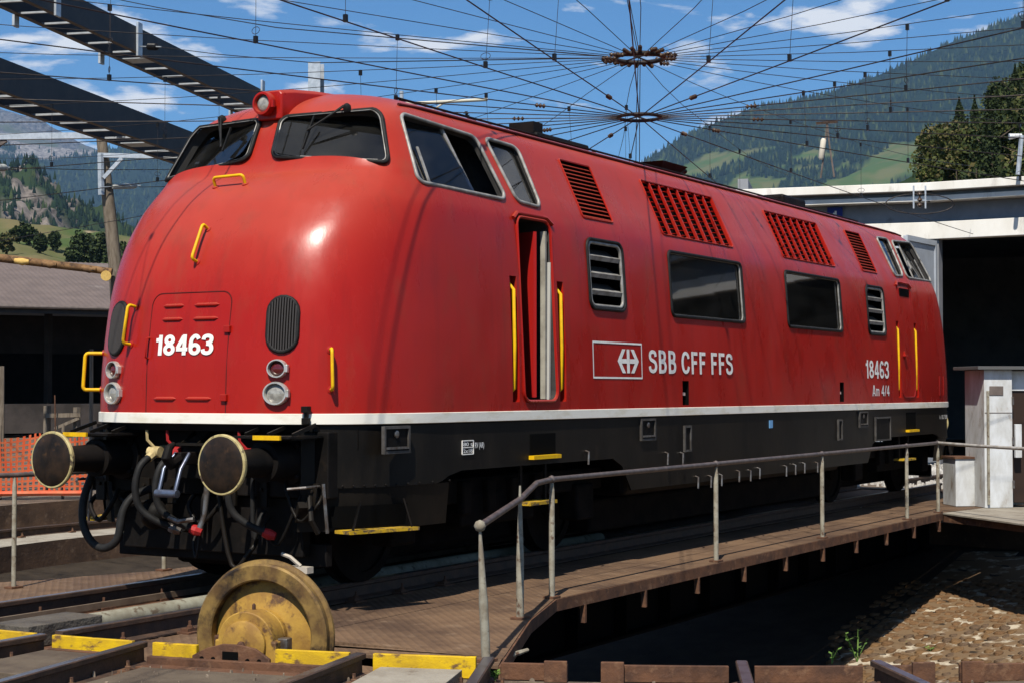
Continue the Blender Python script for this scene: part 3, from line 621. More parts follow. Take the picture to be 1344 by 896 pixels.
def lamp(P, Nn, r0, lens, name, lab):
    ax = (Nn*.7+Vector((-1, 0, 0))*.3 if P.x < 0 else Nn).normalized()
    b = MB(); b.lathe([(r0*.96, -.05), (r0, .01), (r0, .025), (r0*.95, .042), (r0*.84, .042), (r0*.80, .02), (r0*.79, .005)], P, ax, 28, sx=1.14); lo_ = b.build(name, CHR, loco, 40); lo_['label'] = lab
    b = MB(); b.lathe([(r0*.79, .004), (r0*.78, .010), (r0*.5, .020), (r0*.25, .028), (.002, .030)], P, ax, 24, sx=1.14); b.build('lens', lens, lo_, 60)
    r, u = local(P, ax); b = MB(); b.bar(P+r*r0*1.10+ax*.02-u*.03, P+r*r0*1.10+ax*.02+u*.03, .03, .04, ax); b.build('lamp_hinge', CHR, lo_, bevel=.004)
for my in (False, True):
    sd = 'side step' if not my else 'far side'
    P, Nn = hit(371, 425.5)
    if my: P, Nn = mir(P, False, True), mir(Nn, False, True)
    vent(P, Nn, .245, .435)
    P, Nn = hit(365, 483.5)
    if my: P, Nn = mir(P, False, True), mir(Nn, False, True)
    lamp(P, Nn, .074, LENSR, 'marker_lamp', 'small round marker lamp with dark red lens')
    P, Nn = hit(363, 516)
    if my: P, Nn = mir(P, False, True), mir(Nn, False, True)
    lamp(P, Nn, .093, LENSW, 'headlamp', 'larger round headlamp with clear lens')
def handle(a, b_, out, name='nose_handle', r=.0135, lab=None, N2=None):
    """grab handle between two surface points"""
    (P, Np), (Q, Nq) = a, b_
    if N2: Np = Nq = Vector(N2).normalized()
    d = (Q-P); k = min(.045, d.length*.2); e = d.normalized(); path = [P-Np*.01, P+Np*(out-.025)]
    for t in (.3, .7, 1.0): path.append(P+Np*(out-.025+.025*math.sin(t*math.pi/2))+e*(k*.7*(1-math.cos(t*math.pi/2))))
    for t in (1.0, .7, .3): path.append(Q+Nq*(out-.025+.025*math.sin(t*math.pi/2))-e*(k*.7*(1-math.cos(t*math.pi/2))))
    path += [Q+Nq*(out-.025), Q-Nq*.01]
    b = MB(); b.tube(path, r, 8); h = b.build(name, YEL, loco, 60)
    if lab: h['label'] = lab
    for X, Nx in ((P, Np), (Q, Nq)):
        b = MB(); b.lathe([(.030, -.004), (.030, .006), (.016, .010)], X, Nx, 12); b.build('handle_flange', RED, h, 40)
handle(hit(433.5, 459), hit(434.5, 511), .09, lab='yellow upright grab handle on the nose corner')
handle(hit(179, 403), hit(172, 452), .085, lab='yellow upright grab handle beside the oval vent')
handle(hit(273, 301), hit(259, 344), .075, lab='yellow sloping grab handle on the upper nose')
handle(hit(283, 246), hit(322, 242), .085, lab='yellow low grab handle below the windscreen', N2=(-.45, -.05, .9))
P1, N1 = mir(hit(433.5, 459)[0], False, True), Vector((-.62, .78, 0)); P2 = mir(hit(434.5, 511)[0], False, True)
handle((P1, N1), (P2, N1), .15, lab='yellow looped grab handle on the far nose corner', r=.016)
q1, q2 = mir(hit(433.5, 459)[0], True), mir(hit(434.5, 511)[0], True); handle((q1, Vector((.7, -.7, 0))), (q2, Vector((.7, -.7, 0))), .10)
# scratch on the nose and stripe bracket
b = MB(); P, Nn = hit(402, 552); b.box(P+Vector((-.03, -.02, .0)), (.05, .055, .05)); b.box(P+Vector((-.02, -.015, .05)), (.03, .03, .09)); b.box(P+Vector((-.03, -.02, .09)), (.055, .06, .05)); b.build('flag_bracket', SKIRT, loco, bevel=.004)

# --- roof headlight pod and windscreen wipers
pod = MB(); R_ = []
for x, hw_, zt, zb in ((-7.585, .125, 4.165, 3.93), (-7.57, .135, 4.175, 3.92), (-7.40, .14, 4.205, 3.95), (-7.1, .15, 4.235, 4.0), (-6.7, .14, 4.262, 4.1)):
    R_.append(np.array([(x, -hw_, zb), (x, hw_, zb), (x, hw_, zt-.03), (x, hw_-.03, zt), (x, -hw_+.03, zt), (x, -hw_, zt-.03)]))
pod.add(*loft(R_)); po = pod.build('headlight_pod', RED, loco, 40, bevel=.006)
b = MB(); PC = Vector((-7.58, .035, 4.06)); AX = Vector((-1, 0, .02)); b.lathe([(.098, -.04), (.104, .0), (.106, .05), (.098, .072), (.080, .074), (.074, .05), (.072, .03)], PC, AX, 32); b.build('lamp_housing', RED, po, 40)
b = MB(); b.lathe([(.074, .032), (.072, .040), (.05, .052), (.025, .058), (.002, .060)], PC, AX, 28); b.build('lens', LENSW, po, 60)
b = MB(); b.bar(PC+Vector((-.05, -.108, .02)), PC+Vector((-.05, -.108, -.04)), .03, .03); b.build('lamp_latch', RED, po)
def wiper(a, b_, c, d):
    pa, pb, pc, pd = [hit(*q) for q in (a, b_, c, d)]
    m_ = MB(); m_.lathe([(.035, -.01), (.035, .03), (.02, .05)], pa[0], pa[1], 12); m_.tube([pa[0]+pa[1]*.045, pb[0]+pb[1]*.035], .009, 6); m_.tube([pa[0]+pa[1]*.045+Vector((0, .03, 0)), pb[0]+pb[1]*.03], .005, 6)
    wo = m_.build('wiper', RUB, loco, 50); m_ = MB(); m_.bar(pc[0]+pc[1]*.02, pd[0]+pd[1]*.02, .012, .02, pc[1]); m_.build('wiper_blade', RUB, wo)
wiper((456, 144), (406, 174), (414, 155), (399, 197)); wiper((293, 159), (293, 196), (305, 170), (294, 200))
# --- cab furniture seen through the glass
for sx in (-1, 1):
    b = MB(); b.box((sx*7.15, 0, 2.95), (.75, 2.3, .75)); b.build('control_desk', mat('desk_grey', (.10, .11, .10), None, rough=.6), loco, bevel=.03)
    for y in (-.65, .65):
        b = MB(); b.box((sx*6.45, y, 2.86), (.45, .46, .12)); b.box((sx*6.22, y, 3.22), (.1, .44, .62)); b.tube([(sx*6.45, y, 2.45), (sx*6.45, y, 2.82)], .05, 8); b.build('driver_seat', mat('seat_cloth', (.05, .05, .07), None, rough=.9), loco, bevel=.03)
b = MB(); b.box((-7.32, -.35, 3.36), (.16, .22, .07)); b.build('desk_papers', WHITE, loco); b = MB(); b.lathe([(.07, 0), (.075, .05), (.05, .11), (.02, .13)], (-7.36, -.62, 3.325), (0, 0, 1), 14); b.build('white_helmet', WHITE, loco, 60)

# --- roof fittings
def roofbox(px0, px1, py, name, lab, dy, wd, h, taper=.0):
    P = at_y(px0, py, -dy); Q = at_y(px1, py, -dy)
    b = MB(); xs = (P.x, Q.x); b.prism([(xs[0], -dy-wd/2, 4.16), (xs[1], -dy-wd/2, 4.16), (xs[1], -dy+wd/2, 4.16), (xs[0], -dy+wd/2, 4.16)], (0, 0, h)); o = b.build(name, BLK, loco, bevel=.03); o['label'] = lab; return o, xs
o, xs = roofbox(668, 738, 190, 'roof_exhaust', 'black roof exhaust box with raised end', .05, .7, .17)
b = MB(); b.box((xs[0]+.10, -.20, 4.38), (.20, .30, .12)); b.build('exhaust_flap', BLK, o)
o, xs = roofbox(838, 868, 228, 'roof_exhaust', 'black flared roof exhaust', .05, .55, .12)
b = MB(); c = (xs[0]+xs[1])/2
V = [(c-.22, -.30, 4.26), (c+.22, -.30, 4.26), (c+.22, .2, 4.26), (c-.22, .2, 4.26), (c-.36, -.40, 4.39), (c+.36, -.40, 4.39), (c+.36, .3, 4.39), (c-.36, .3, 4.39)]
b.add(V, [(0, 1, 2, 3), (7, 6, 5, 4), (0, 4, 5, 1), (1, 5, 6, 2), (2, 6, 7, 3), (3, 7, 4, 0)]); b.build('exhaust_cowl', BLK, o)
P = at_y(893, 240, 0); b = MB(); b.tube([(P.x, 0, 4.2), (P.x, 0, 4.42), (P.x+.06, 0, 4.46), (P.x+.14, 0, 4.45)], .035, 8); b.build('roof_pipe', BLK, loco, 60)
P = at_y(1005, 262, 0); b = MB(); b.box((P.x, 0, 4.30), (.9, .9, .16)); b.build('roof_hatch', BLK, loco, bevel=.04)
for s in (-1, 1):
    b = MB(); b.tube([snap((x, s*.98, 4.07), .012)[0] for x in np.linspace(-7.05, 7.05, 40)], .014, 6); b.build('roof_gutter', SEAM, loco, 60)
for s in (-1, 1):
    b = MB(); b.tube([(x, s*.42, 4.275) for x in np.linspace(-6.3, 6.6, 12)], .012, 6)
    for x in np.linspace(-6.2, 6.5, 11): b.box((x, s*.42, 4.25), (.04, .03, .05))
    b.build('roof_rail', BLK, loco)

# --- skirt hatches, steps and plates
def skirt_box(px0, py0, px1, py1, name, handle_=True):
    a, c = sk(px0, py0), sk(px1, py1); x0, x1, z0, z1 = a.x, c.x, c.z, a.z
    b = MB(); t = .022
    b.box(((x0+x1)/2, -1.538, z1-t/2), (x1-x0, .03, t)); b.box((x0+t/2, -1.538, (z0+z1)/2), (t, .03, z1-z0-2*t)); b.box((x1-t/2, -1.538, (z0+z1)/2), (t, .03, z1-z0-2*t)); b.box(((x0+x1)/2, -1.538, z0+t/2), (x1-x0, .03, t))
    o = b.build(name, mat('worn_black_frame', (.085, .08, .075), (.05, .045, .04), 8, .5), loco)
    b = MB(); b.box(((x0+x1)/2, -1.531, (z0+z1)/2), (x1-x0-2*t, .012, z1-z0-2*t)); b.build('hatch_panel', BLK, o)
    if handle_:
        b = MB(); b.lathe([(.03, 0), (.03, .012), (.015, .016)], ((x0+x1)/2, -1.536, z0+(z1-z0)*.70), (0, -1, 0), 12); b.box(((x0+x1)/2, -1.545, z0+(z1-z0)*.2), (x1-x0-.06, .03, .018)); b.build('hatch_lock', STEEL, o)
skirt_box(502, 559, 536, 593.6, 'skirt_hatch'); skirt_box(840, 549, 859, 577, 'skirt_hatch'); skirt_box(897, 558, 906, 592, 'skirt_slot', False)
skirt_box(1127, 539.5, 1138, 560, 'skirt_hatch'); skirt_box(1099, 550, 1104.5, 577, 'skirt_slot', False); skirt_box(1148, 547, 1168, 577, 'skirt_hatch', False)
def step_shade_panel(px0, py0, px1, py1):
    a, c = sk(px0, py0), sk(px1, py1); b = MB(); b.box(((a.x+c.x)/2, -1.527, (a.z+c.z)/2), (c.x-a.x, .012, a.z-c.z)); o = b.build('step_shade_panel', VOID, loco)  # flat black panel paints the darkness of a recess on the skirt
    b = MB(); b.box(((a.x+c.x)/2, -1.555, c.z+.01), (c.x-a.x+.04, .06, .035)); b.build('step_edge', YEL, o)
step_shade_panel(696, 569, 729, 599); step_shade_panel(1189.5, 541, 1202, 565)
for (pa, pb, py) in ((693, 728, 661), (1187, 1200, 603)):
    a, c = sk(pa, py), sk(pb, py); b = MB(); b.box(((a.x+c.x)/2, -1.46, a.z), (c.x-a.x, .20, .03)); o = b.build('hanging_step', YELD, loco)
    for x in (a.x+.02, c.x-.02): b = MB(); b.bar((x, -1.44, a.z), (x, -1.44, 1.0), .02, .04); b.build('step_hanger', BLK, o)
for s in (-1, 1):   # corner step under the front apron
    for sx in (-1, 1):
        b = MB(); b.prism([(sx*8.30, s*1.24, .49), (sx*7.72, s*1.47, .49), (sx*7.68, s*1.62, .49), (sx*8.34, s*1.42, .49)], (0, 0, .026)); o = b.build('corner_step', YELD, loco)
        b = MB(); b.bar((sx*8.28, s*1.40, .52), (sx*8.24, s*1.44, .74), .05, .012); b.build('step_bracket', BLK, o); b = MB(); b.bar((sx*7.72, s*1.57, .52), (sx*7.76, s*1.52, .74), .05, .012); b.build('step_bracket', BLK, o)
        b = MB(); b.prism([(sx*8.22, s*1.368, .545), (sx*7.78, s*1.50, .545), (sx*7.72, s*1.535, .71), (sx*8.30, s*1.405, .71)], (0, 0, .001)); 
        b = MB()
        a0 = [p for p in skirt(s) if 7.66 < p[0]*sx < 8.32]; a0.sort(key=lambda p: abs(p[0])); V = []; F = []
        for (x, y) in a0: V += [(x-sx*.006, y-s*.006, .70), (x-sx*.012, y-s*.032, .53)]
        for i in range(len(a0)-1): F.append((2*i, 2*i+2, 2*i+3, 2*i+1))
        b.add(V, F); b.build('step_shade_sheet', VOID, o, fix=False)  # uncut apron: thin black sheet paints the darkness of the opening
# little cocks and hooks on the tank
for px, py in ((913, 634), (930, 633), (944, 631), (967, 626), (982, 625), (994, 622), (1029, 619), (1041, 617), (1053, 615), (1070, 614), (873, 603), (893, 603), (769, 602)):
    a = sk(px, py); b = MB(); b.tube([(a.x, -1.53, a.z+.08), (a.x-.01, -1.57, a.z+.07), (a.x-.03, -1.575, a.z-.05)], .010, 6); b.build('drain_cock', STEEL, loco)

# --- front and rear ends: beam, buffers, coupling, hoses
def end(sx):
    b = MB(); b.box((sx*8.33, 0, 1.02), (.14, 2.5, .52)); b.box((sx*8.30, 0, 1.30), (.30, 2.3, .05)); eb = b.build('buffer_beam', BLK, loco, bevel=.01); eb['label'] = 'black buffer beam with fittings'
    b = MB(); b.box((sx*8.28, 0, .52), (.10, 1.9, .46)); b.box((sx*8.18, 0, .30), (.08, 2.2, .18)); b.build('rail_guard_plate', BLK, eb, bevel=.01)
    for s in (-1, 1):
        P = Vector((sx*8.40, s*.875, 1.05)); ax = Vector((sx, 0, 0))
        m_ = MB(); m_.lathe([(.19, 0), (.19, .035), (.15, .05), (.145, .30), (.155, .305), (.155, .34), (.115, .345), (.105, .60), (.105, .745)], P, ax, 28); bo = m_.build('buffer', BLK, loco, 35); bo['label'] = 'round buffer with black greased face and pale yellow rim'
        m_ = MB(); m_.lathe([(.10, .74), (.19, .765), (.222, .785), (.228, .795), (.228, .815), (.222, .822)], P, ax, 40); m_.build('buffer_rim', mat('pale_yellow_rim', (.50, .42, .20), (.34, .27, .12), 9, .55, c3=(.06, .04, .03), s3=12, lo3=.56, hi3=.66), bo, 35)
        m_ = MB(); m_.lathe([(.214, .819), (.205, .826), (.15, .838), (.08, .844), (.002, .846)], P, ax, 40); m_.build('buffer_face', mat('greased_steel', (.012, .009, .007), (.03, .018, .011), 8, .42, c3=(.055, .03, .015), s3=14, lo3=.6, hi3=.7), bo, 50)
        for a in range(4): an = math.pi/4+a*math.pi/2; m_ = MB(); m_.lathe([(.022, 0), (.022, .05), (.012, .055)], P+Vector((0, math.cos(an)*.17, math.sin(an)*.17))+ax*.03, ax, 6); m_.build('buffer_bolt', BLK, bo)
        # tread plate above the buffer with yellow edge, on small brackets
        m_ = MB(); m_.box((sx*8.62, s*.93, 1.245), (.42, .56, .018)); tp = m_.build('tread_plate', BLK, loco)
        m_ = MB(); m_.box((sx*8.84, s*1.0-.0, 1.243), (.022, .26, .034)); m_.build('tread_edge', YEL, tp)
        for y in (-.22, .02, .24): m_ = MB(); m_.bar((sx*8.43, s*.93+y, 1.335), (sx*8.72, s*.93+y, 1.26), .014, .03); m_.build('tread_bracket', SKIRT, tp)
        m_ = MB(); m_.tube([(sx*8.42, s*1.18, .86), (sx*8.62, s*1.2, .86), (sx*8.72, s*1.1, .85)], .012, 6); m_.tube([(sx*8.42, s*1.22, .88), (sx*8.42, s*1.26, .5)], .014, 6); m_.build('shunter_handle', STEEL, eb)
    # draw hook, screw coupling
    m_ = MB(); m_.box((sx*8.46, 0, 1.04), (.12, .34, .30)); m_.bar((sx*8.45, 0, 1.06), (sx*8.72, 0, 1.06), .07, .10)
    m_.tube([(sx*8.70, 0, 1.06), (sx*8.80, 0, 1.02), (sx*8.85, 0, 1.07), (sx*8.82, 0, 1.15), (sx*8.76, 0, 1.18)], [.045, .05, .045, .035, .02], 8); dh = m_.build('draw_hook', BLK, loco, 40, bevel=.006)
    m_ = MB()
    for y in (-.07, .07): m_.tube([(sx*8.66, y, 1.10), (sx*8.78, y*1.25, .98), (sx*8.84, y*1.2, .80)], .017, 8)
    m_.lathe([(.032, -.11), (.032, .11)], (sx*8.84, 0, .79), (0, 1, 0), 10); lk = m_.build('coupling_link', mat('bare_blue_steel', (.16, .19, .26), (.10, .10, .12), 9, .35, metal=.7), dh, 50)
    m_ = MB(); m_.tube([(sx*8.76, -.34, 1.15), (sx*8.70, -.30, 1.03), (sx*8.66, -.27, .93), (sx*8.68, -.25, .62), (sx*8.70, -.22, .52)], [.03, .028, .03, .02, .026], 8); m_.tube([(sx*8.66, .2, .6), (sx*8.70, .0, .56), (sx*8.66, -.12, .58)], .02, 6); m_.build('coupling_screw', STEEL, dh, 50)
    m_ = MB()
    for y in np.linspace(-.42, .10, 4): m_.bar((sx*8.40, y, 1.26), (sx*8.56, y, 1.17), .012, .03)
    m_.bar((sx*8.56, -.46, 1.17), (sx*8.56, .14, 1.17), .05, .02); m_.build('shunter_step', SKIRT, eb)
    # brake hoses
    def hose(y, matc, name, lab):
        m2 = MB(); m2.lathe([(.045, -.06), (.05, 0), (.045, .06)], (sx*8.52, y, 1.10), (0, 1, 0), 10); m2.tube([(sx*8.40, y, 1.12), (sx*8.52, y, 1.10), (sx*8.60, y-.0, 1.05)], [.035, .045, .035], 8); m2.tube([(sx*8.52, y+.0, 1.13), (sx*8.56, y+.05, 1.20), (sx*8.56, y+.06, 1.32)], .013, 6)
        h = m2.build(name, matc, loco, 40); h['label'] = lab
        m2 = MB(); m2.tube(smooth_path([(sx*8.59, y, 1.06), (sx*8.68, y+.02, .98), (sx*8.72, y+.03, .82), (sx*8.70, y+.0, .66), (sx*8.64, y-.10, .56), (sx*8.56, y-.20, .50)]), .030, 10); m2.build('hose', RUB, h, 60)
        m2 = MB(); m2.lathe([(.035, -.02), (.045, .03), (.03, .08)], (sx*8.55, y-.21, .49), (sx*-.4, -.8, -.3), 8); m2.build('hose_coupling', matc if 'red' in lab else STEEL, h)
    RC = mat('red_cock', (.38, .02, .02), (.25, .02, .02), 12, .5); CC = mat('cream_cock', (.55, .44, .22), (.35, .27, .13), 12, .5)
    hose(.42, CC, 'brake_hose', 'air hose with cream cock on the buffer beam'); hose(.20, RC, 'brake_hose', 'air hose with red cock on the buffer beam')
    if sx < 0:
        hose(-.55, RC, 'brake_hose', 'air hose behind the coupling with red tip')
    m2 = MB(); m2.tube(smooth_path([(sx*8.62, 1.02, .92), (sx*8.72, 1.02, .70), (sx*8.76, .98, .50), (sx*8.76, .88, .36), (sx*8.76, .74, .32), (sx*8.74, .62, .40), (sx*8.70, .60, .62), (sx*8.62, .56, .74), (sx*8.48, .50, .80)]), .033, 10)
    m2.build('heating_cable', RUB, loco, 60)
    m2 = MB()
    for k in range(5): m2.box((sx*8.36, -.9+.04*k, 1.0), (.02, .02, .02))
    m2 = MB(); m2.lathe([(.12, 0), (.13, .04), (.10, .10), (.05, .14)], (sx*8.40, .50, .58), (sx, .2, .1), 16); m2.build('cable_socket', BLK, eb, 40); m2 = MB(); m2.lathe([(.06, 0), (.06, .12)], (sx*8.40, .12, .50), (sx, 0, .2), 12); m2.build('cable_socket', BLK, eb, 40); m2 = MB(); m2.tube([(sx*8.42, .9, .70), (sx*8.5, .7, .66), (sx*8.42, .5, .70)], .02, 6); m2.build('pipe_elbow', BLK, eb, 40)
    m2 = MB(); m2.bar((sx*8.42, -1.0, .60), (sx*8.50, -1.10, .72), .10, .06); m2.tube([(sx*8.44, -1.1, .78), (sx*8.52, -1.18, .60), (sx*8.46, -1.2, .5)], .022, 8); m2.build('side_fitting', SKIRT, eb)
    m2 = MB(); q = Vector((sx*8.36, -.95, .20)); m2.box(q, (.08, .20, .05)); m2.tube([q+Vector((-.02, -.02, .03)), q+Vector((sx*.05, .06, .10)), q+Vector((sx*.05, .14, .12))], .016, 6); m2.build('sand_pipe_bracket', mat('pale_bracket', (.45, .40, .33), None, rough=.6), eb)
def clutter(sx):
    rg = random.Random(12)
    for k in range(9):      # air pipes and cables low on the end
        y0 = rg.uniform(-1.0, 1.0); z0 = rg.uniform(.35, .95); y1 = y0+rg.uniform(-.35, .35); z1 = rg.uniform(.30, .9)
        m_ = MB(); m_.tube(smooth_path([(sx*8.40, y0, z0+.1), (sx*8.46, y0, z0), (sx*8.48, (y0+y1)/2, min(z0, z1)-.12), (sx*8.45, y1, z1), (sx*8.38, y1, z1+.08)]), rg.choice((.010, .014, .020)), 7); m_.build('air_pipe', rg.choice((BLK, RUB, SKIRT)), loco, 60)
    for y in (-1.12, -.62, .62, 1.12, -.3, .32):
        m_ = MB(); m_.box((sx*8.415, y, .78), (.03, .10, .20)); m_.lathe([(.016, 0), (.016, .02)], (sx*8.43, y, .82), (sx, 0, 0), 6); m_.build('beam_bracket', SKIRT, loco, bevel=.004)
    for s in (-1, 1):
        m_ = MB()
        for k in range(7): m_.box((sx*(8.46+.045*k), s*.93, 1.228), (.012, .50, .012))
        m_.bar((sx*8.44, s*.93-.24, 1.228), (sx*8.76, s*.93-.24, 1.228), .012, .012); m_.bar((sx*8.44, s*.93+.24, 1.228), (sx*8.76, s*.93+.24, 1.228), .012, .012); m_.build('tread_grating', SKIRT, loco)
for sx in (-1, 1): end(sx); clutter(sx)
# --- bogies
WHEEL = mat('bogie_black', (.005, .0045, .004), (.012, .009, .007), 6, .8, spec=.05)
for sx in (-1, 1):
    m_ = MB()
    for s in (-1, 1):
        m_.box((sx*5.75, s*1.12, .72), (4.1, .14, .22)); m_.box((sx*5.75, s*1.12, .55), (1.3, .16, .30))
        for k in range(4): m_.box((sx*5.75+(k-1.5)*.42, s*1.22, .66), (.14, .08, .30))
    m_.box((sx*5.75, 0, .70), (1.4, 2.2, .2)); bg_ = m_.build('bogie', WHEEL, loco, bevel=.02); bg_['label'] = 'black bogie half hidden under the skirt'
    for ax_ in (-1.6, 1.6):
        x = sx*5.75+ax_
        m_ = MB()
        for s in (-1, 1): m_.lathe([(.08, -.02), (.14, -.02), (.16, .02), (.40, .03), (.40, .0), (.475, .0), (.475, .10), (.50, .105), (.50, .13), (.10, .13)], (x, s*.83, .475), (0, -s, 0), 36)
        m_.tube([(x, -.8, .475), (x, .8, .475)], .08, 12); m_.build('wheelset', WHEEL, bg_, 40)
        for s in (-1, 1): m_ = MB(); m_.box((x, s*1.14, .50), (.36, .22, .36)); m_.build('axle_box', WHEEL, bg_, bevel=.03)
m_ = MB(); m_.box((0, 0, .30), (7.0, 1.9, .34)); m_.build('underframe_view_block', WHEEL, loco, bevel=.03)  # added dark box, blocks the view through so the gap looks black
for sx in (-1, 1): m_ = MB(); m_.box((sx*5.75, 0, .36), (4.6, 1.25, .42)); m_.build('bogie_view_block', WHEEL, loco, bevel=.05)  # added dark boxes between the wheels, hiding the lit deck beyond
m_ = MB(); m_.box((0, 0, .78), (6.6, 2.5, .55)); m_.build('fuel_tank', BLK, loco, bevel=.06)
m_ = MB(); m_.box((0, 0, 1.22), (16.3, 2.7, .16)); m_.build('underframe', BLK, loco)
# ================================================================ PIT, GROUND, TURNTABLE
TC = Vector((-0.4, 0, 0)); RP = 10.45; STEP = 12.65; GZ = -0.14
def pol(r, deg, z=0.0):
    a = math.radians(deg); return Vector((TC.x-r*math.cos(a), -r*math.sin(a), z))      # 0 deg = front of the loco, positive towards the camera side
DIRT = mat('oily_yard_dirt', (0.15, 0.115, 0.085), (0.085, 0.065, 0.05), 1.6, 0.9, bump=0.5, bscale=30, c3=(0.22, 0.175, 0.125), s3=6, lo3=0.56, hi3=0.72)
def annulus(radii_z, n=128, a0=0, a1=360):
    V = []; F = []; closed = abs(a1-a0) >= 360; m = n if closed else n+1
    for r, z in radii_z:
        for k in range(m): V.append(pol(r, a0+(a1-a0)*k/n, z))
    for i in range(len(radii_z)-1):
        for k in range(n): F.append((i*m+k, i*m+(k+1) % m, (i+1)*m+(k+1) % m, (i+1)*m+k))
    b = MB(); b.add(V, F); return b
def up(o):
    me = o.data; bm = bmesh.new(); bm.from_mesh(me)
    for f in bm.faces:
        f.normal_update()
        if f.normal.z < -0.2: f.normal_flip()
    bm.to_mesh(me); bm.free(); return o
yard = struct(up(annulus([(RP+.02, GZ), (11.2, GZ), (14, GZ), (20, GZ-.01), (34, GZ-.02), (75, GZ-.05)]).build('yard_ground', DIRT, None, fix=False)))
ring = MB(); n = 96; V = []; F = []
MEADOW = mat('valley_meadow', (0.075, 0.115, 0.028), (0.11, 0.12, 0.045), 0.02, 0.95, c3=(0.05, 0.085, 0.025), s3=0.1)
for r, z in ((70, -.24), (300, -.5), (1500, -6), (9000, -60)):
    for k in range(n): a = 2*math.pi*k/n; V.append((r*math.cos(a), r*math.sin(a), z))
for i in range(3):
    for k in range(n): F.append((i*n+k, i*n+(k+1) % n, (i+1)*n+(k+1) % n, (i+1)*n+k))
ring.add(V, F); struct(up(ring.build('ground', MEADOW, None, fix=False)))
# pit: outer wall, ledge with the ring rail, inner wall, conical floor
PITW = mat('pit_wall_brown', (0.105, 0.065, 0.042), (0.065, 0.042, 0.03), 2.5, 0.9, bump=0.3, bscale=20, c3=(0.16, 0.11, 0.075), s3=7, lo3=.58, hi3=.72)
PITF = mat('shade_darkened_earth', (0.040, 0.030, 0.021), (0.024, 0.018, 0.013), 2.6, 0.95, bump=0.5, bscale=25)  # earth colour darkened to carry the shade below the bridge
def floor_z(r): return -0.97-0.148*(9.25-min(r, 9.25))
struct(annulus([(RP+.02, GZ), (RP+.02, -.58)]).build('pit_wall', PITW, None)); struct(up(annulus([(RP+.02, -.58), (9.26, -.60)]).build('pit_ledge', CONC, None, fix=False)))
struct(annulus([(9.26, -.60), (9.25, floor_z(9.25))]).build('pit_inner_wall', PITW, None))
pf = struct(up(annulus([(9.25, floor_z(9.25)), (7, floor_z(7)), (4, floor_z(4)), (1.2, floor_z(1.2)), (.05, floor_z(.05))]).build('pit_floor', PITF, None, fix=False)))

# rails
RP_ = [(-.070, -.15), (.070, -.15), (.070, -.138), (.012, -.122), (.009, -.045), (.035, -.034), (.036, -.006), (.028, 0), (-.028, 0), (-.036, -.006), (-.035, -.034), (-.009, -.045), (-.012, -.122), (-.070, -.138)]
def rail(a, b_, parent, name='rail', top_m=RAILT, dz=0.0):
    a, b_ = Vector(a), Vector(b_); d = (b_-a).normalized(); y = Vector((0, 0, 1)).cross(d); b = MB()
    n = len(RP_); V = [p+y*q[0]+Vector((0, 0, q[1]+dz)) for p in (a, b_) for q in RP_]
    F = []
    for i in range(n): F.append((i, (i+1) % n, n+(i+1) % n, n+i))
    F += [tuple(range(n))[::-1], tuple(range(n, 2*n))]
    b.add(V, F); b.mi = [1 if i == 7 else 0 for i in range(len(F))]
    return b.build(name, [RAILM, top_m], parent)
def clip_geo(b):
    b.box((0, 0, 0.008), (.16, .36, .016)); 
    for s in (-1, 1):
        b.box((0, s*.11, .026), (.10, .07, .022)); b.lathe([(.020, 0), (.020, .022), (.011, .024), (.011, .055)], (0, s*.12, .036), (0, 0, 1), 6); b.lathe([(.028, 0), (.028, .008)], (0, s*.12, .036), (0, 0, 1), 8)
CLIP = unit_mesh(clip_geo, RUST)
def track(deg, r0, r1, lab, grp='radial tracks at the pit edge', fast=True, reach=.0):
    t = thing('railway_track', lab, 'track', pol(r0, deg, 0), grp); a = math.radians(deg); d = Vector((-math.cos(a), -math.sin(a), 0)); y = Vector((0, 0, 1)).cross(d)
    for s in (-1, 1):
        k = math.sqrt(max(r0*r0-.755**2, 0)); P0 = TC+d*k+y*s*.755; P1 = TC+d*r1+y*s*.755; rail(P0, P1, t)
        if fast:
            r = k+.38
            while r < min(r1, r0+9): inst(CLIP, 'rail_fastener', t, frame_m(TC+d*r+y*s*.755+Vector((0, 0, -.152)), d, y, Vector((0, 0, 1)))); r += .62
    return t
track(0, RP+.03, 60, 'rusty track in line with the turntable beyond the pit edge', fast=True)
track(STEP, RP+.03, 60, 'rusty track ending at the yellow pit edge beside the big wheel')
track(2*STEP, RP+.03, 60, 'rusty track ending at the brown pit edge beside the railing end post')
track(3*STEP, RP+.03, 60, 'rusty track ending at the pit edge above the cobbled floor')
for k in (-3, -2, -1): track(k*STEP, RP+.03, 60, ['', 'track next beyond the locomotive track on the far yard side', 'second track beyond the locomotive on the far yard side', 'third track beyond the locomotive on the far yard side'][-k], 'tracks on the far yard side', fast=False)
for k in (-13, 14): track(k*STEP+(-2.2 if k == -13 else 2.2)*0, RP+.03, 40, 'track leading into the engine shed door' if k == 14 else 'track leading to the walled shed bay', 'shed tracks', fast=False)
